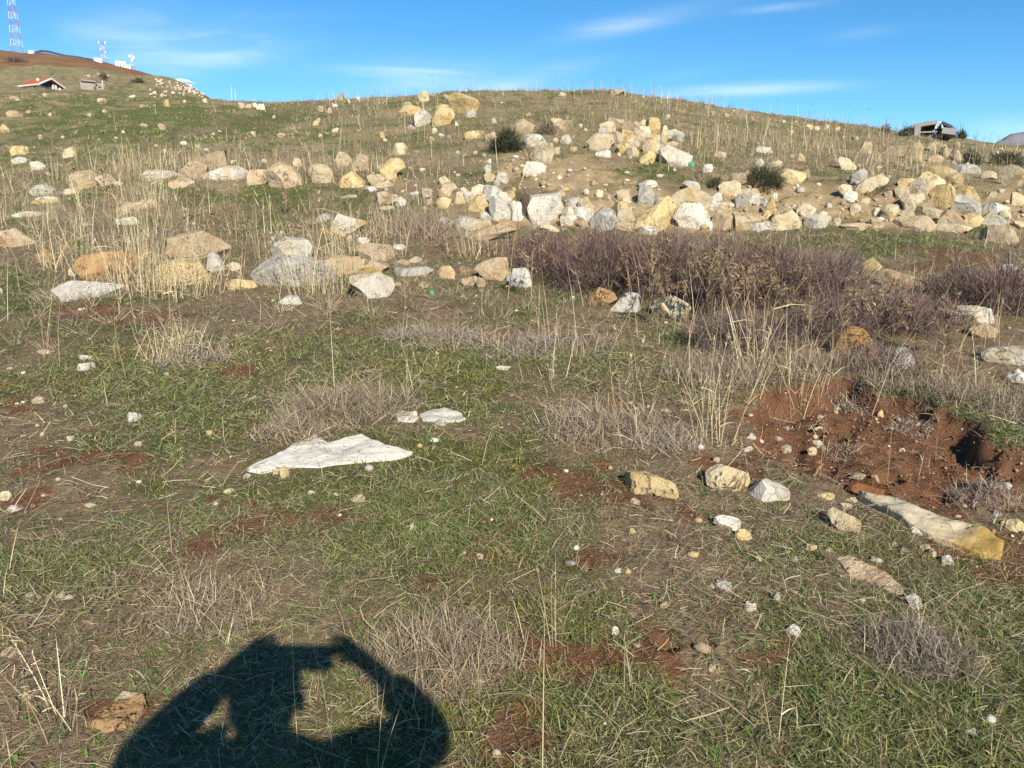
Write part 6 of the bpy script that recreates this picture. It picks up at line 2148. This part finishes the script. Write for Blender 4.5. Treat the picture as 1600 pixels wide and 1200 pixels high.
def photographer():
    head = cast(417, 1092, -.33)
    neck = cast(418, 1150, -.36)
    shl, shr = cast(318, 1212, -.36), cast(528, 1205, -.34)
    ell, elr = cast(198, 1205, -.16), cast(682, 1150, -.14)
    wrl, wrr = cast(368, 1040, -.05), cast(588, 1050, -.05)
    hdl, hdr = cast(396, 1018, -.02), cast(552, 1020, -.02)
    chest = (shl + shr) / 2 + np.array([0.0, -0.02, -0.10])
    foot_x, foot_y = chest[0], chest[1] - .02
    gz = hz(foot_x, foot_y)
    pel = np.array([foot_x, foot_y + .02, gz + .90])
    waist = (chest * .45 + pel * .55)
    hipl, hipr = pel + [-.10, 0, -.04], pel + [.10, 0, -.04]
    knl, knr = np.array([foot_x - .12, foot_y + .03, gz + .50]), np.array([foot_x + .13, foot_y + .05, gz + .50])
    anl, anr = np.array([foot_x - .14, foot_y - .02, hz(foot_x - .14, foot_y) + .09]), np.array([foot_x + .15, foot_y, hz(foot_x + .15, foot_y) + .09])
    tol, tor = anl + [-.03, .17, -.045], anr + [.04, .17, -.045]
    root = empty('person', (foot_x, foot_y, gz))
    tag(root, 'person in dark jacket and trousers raising a phone with both hands', 'person')
    O = np.array([foot_x, foot_y, gz])
    V, E, Rr = [], [], []

    def add(p, r, to=None):
        V.append(p - O)
        Rr.append(r)
        if to is not None:
            E.append((to, len(V) - 1))
        return len(V) - 1
    ip = add(pel, .135)
    iw = add(waist, .125, ip)
    ic = add(chest, .145, iw)
    inn = add(neck, .058, ic)
    hb = head + [0, -.02, -.05]
    ih0 = add(hb, .072, inn)
    ih1 = add(head + [0, -.01, .03], .088, ih0)
    add(head + [0, -.02, .095], .068, ih1)
    for sh, el, wr, hd, sx in ((shl, ell, wrl, hdl, -1), (shr, elr, wrr, hdr, 1)):
        a = add(sh, .062, ic)
        b = add((sh + el) / 2, .052, a)
        c = add(el, .043, b)
        d = add((el + wr) / 2, .041, c)
        e = add(wr, .028, d)
        palm = add(hd, .030, e)
        # fingers close over the edge of the phone, thumb behind
        for k, (dz, ln) in enumerate(((.030, .075), (.010, .085), (-.010, .078), (-.030, .06))):
            base = hd + [-sx * .012, .012, dz]
            f0 = add(base, .0105, palm)
            f1 = add(base + [-sx * ln * .35, .012, dz * .15], .0095, f0)
            add(base + [-sx * ln * .75, .002, dz * .2], .0085, f1)
        t0 = add(hd + [-sx * .01, -.022, .012], .0125, palm)
        t1 = add(hd + [-sx * .035, -.028, .022], .011, t0)
        add(hd + [-sx * .058, -.022, .020], .0095, t1)
    for hip, kn, an, to in ((hipl, knl, anl, tol), (hipr, knr, anr, tor)):
        a = add(hip, .095, ip)
        b = add(kn, .062, a)
        c = add((kn + an) / 2 + [0, -.02, .03], .055, b)
        d = add(an, .038, c)
        add(to, .034, d)
    skin('body', V, E, Rr, M_SKIN, root)
    # jacket over trunk and arms
    V, E, Rr = [], [], []
    iw = add(pel + [0, 0, .02], .155)
    im = add(waist, .145, iw)
    ic = add(chest, .165, im)
    add((neck + chest) / 2, .075, ic)
    for sh, el, wr in ((shl, ell, wrl), (shr, elr, wrr)):
        a = add(sh, .088, ic)
        b = add((sh + el) / 2, .080, a)
        c = add(el, .068, b)
        d = add((el + wr) / 2, .064, c)
        add(wr + (el - wr) * .12, .050, d)
    skin('jacket', V, E, Rr, M_JACKET, root)
    V, E, Rr = [], [], []
    ip = add(pel, .15)
    for hip, kn, an in ((hipl, knl, anl), (hipr, knr, anr)):
        a = add(hip, .108, ip)
        b = add(kn, .078, a)
        add(an + [0, 0, .03], .062, b)
    skin('trousers', V, E, Rr, M_TROUSER, root)
    for an, to in ((anl, tol), (anr, tor)):
        V, E, Rr = [], [], []
        a = add(an + [0, -.05, -.045], .045)
        b = add(an + [0, .05, -.045], .048, a)
        add(to, .042, b)
        skin('shoe', V, E, Rr, M_SHOE, root)
    # hair cap, ears, nose, eyes, mouth
    U, F = ico(4)
    H = U * np.array([.098, .112, .125])
    lim = (U[:, 2] < -.15) & (U[:, 1] > -.2) | (U[:, 1] > .55) & (U[:, 2] < .45)
    H[lim] *= .72
    H *= (1 + .03 * (fbm3(U * 9, 2, 3) - .5))[:, None]
    link('hair', mesh_np('hair', H + (head + [0, -.015, .035] - O), F, smooth=True), M_HAIR, root)
    U, F = ico(2)
    fc = head - O
    for sx in (-1, 1):
        link('ear', mesh_np('ear', U * [.012, .022, .034] + fc + [sx * .092, -.005, .0], F, smooth=True), M_SKIN, root)
        link('eye', mesh_np('eye', U * .013 + fc + [sx * .033, .084, .02], F, smooth=True), M_HAIR, root)
    link('nose', mesh_np('nose', U * [.015, .024, .028] + fc + [0, .092, -.01], F, smooth=True), M_SKIN, root)
    link('mouth', mesh_np('mouth', U * [.026, .010, .007] + fc + [0, .076, -.052], F, smooth=True), plain('lips', (.4, .17, .14), .5, .05, 30), root)
    return hdl, hdr


HDL, HDR = photographer()


def phone():
    # the lens sits at the camera position; the body lies just behind it, long side level
    cx = float((HDL[0] + HDR[0]) / 2)
    root = empty('phone', (cx, -.016, CAM_H - .022), 0)
    root.rotation_euler = (-PITCH, 0, 0)
    tag(root, 'dark phone held level in both hands at eye height', 'phone')
    me = bpy.data.meshes.new('phone_body')
    bm = bmesh.new()
    bmesh.ops.create_cube(bm, size=1.0)
    bmesh.ops.scale(bm, vec=(.165, .009, .077), verts=bm.verts)
    bmesh.ops.bevel(bm, geom=bm.edges[:], offset=.004, segments=3, affect='EDGES')
    bm.to_mesh(me)
    bm.free()
    link('phone_body', me, M_PHONE, root)
    MB().box((0, -.0052, 0), (.155, .001, .070)).build('screen', M_PHONE, root)
    MB().tube([(-cx, .004, .022), (-cx, .0075, .022)], .008, 16).build('lens_ring', W_DARK, root)


phone()
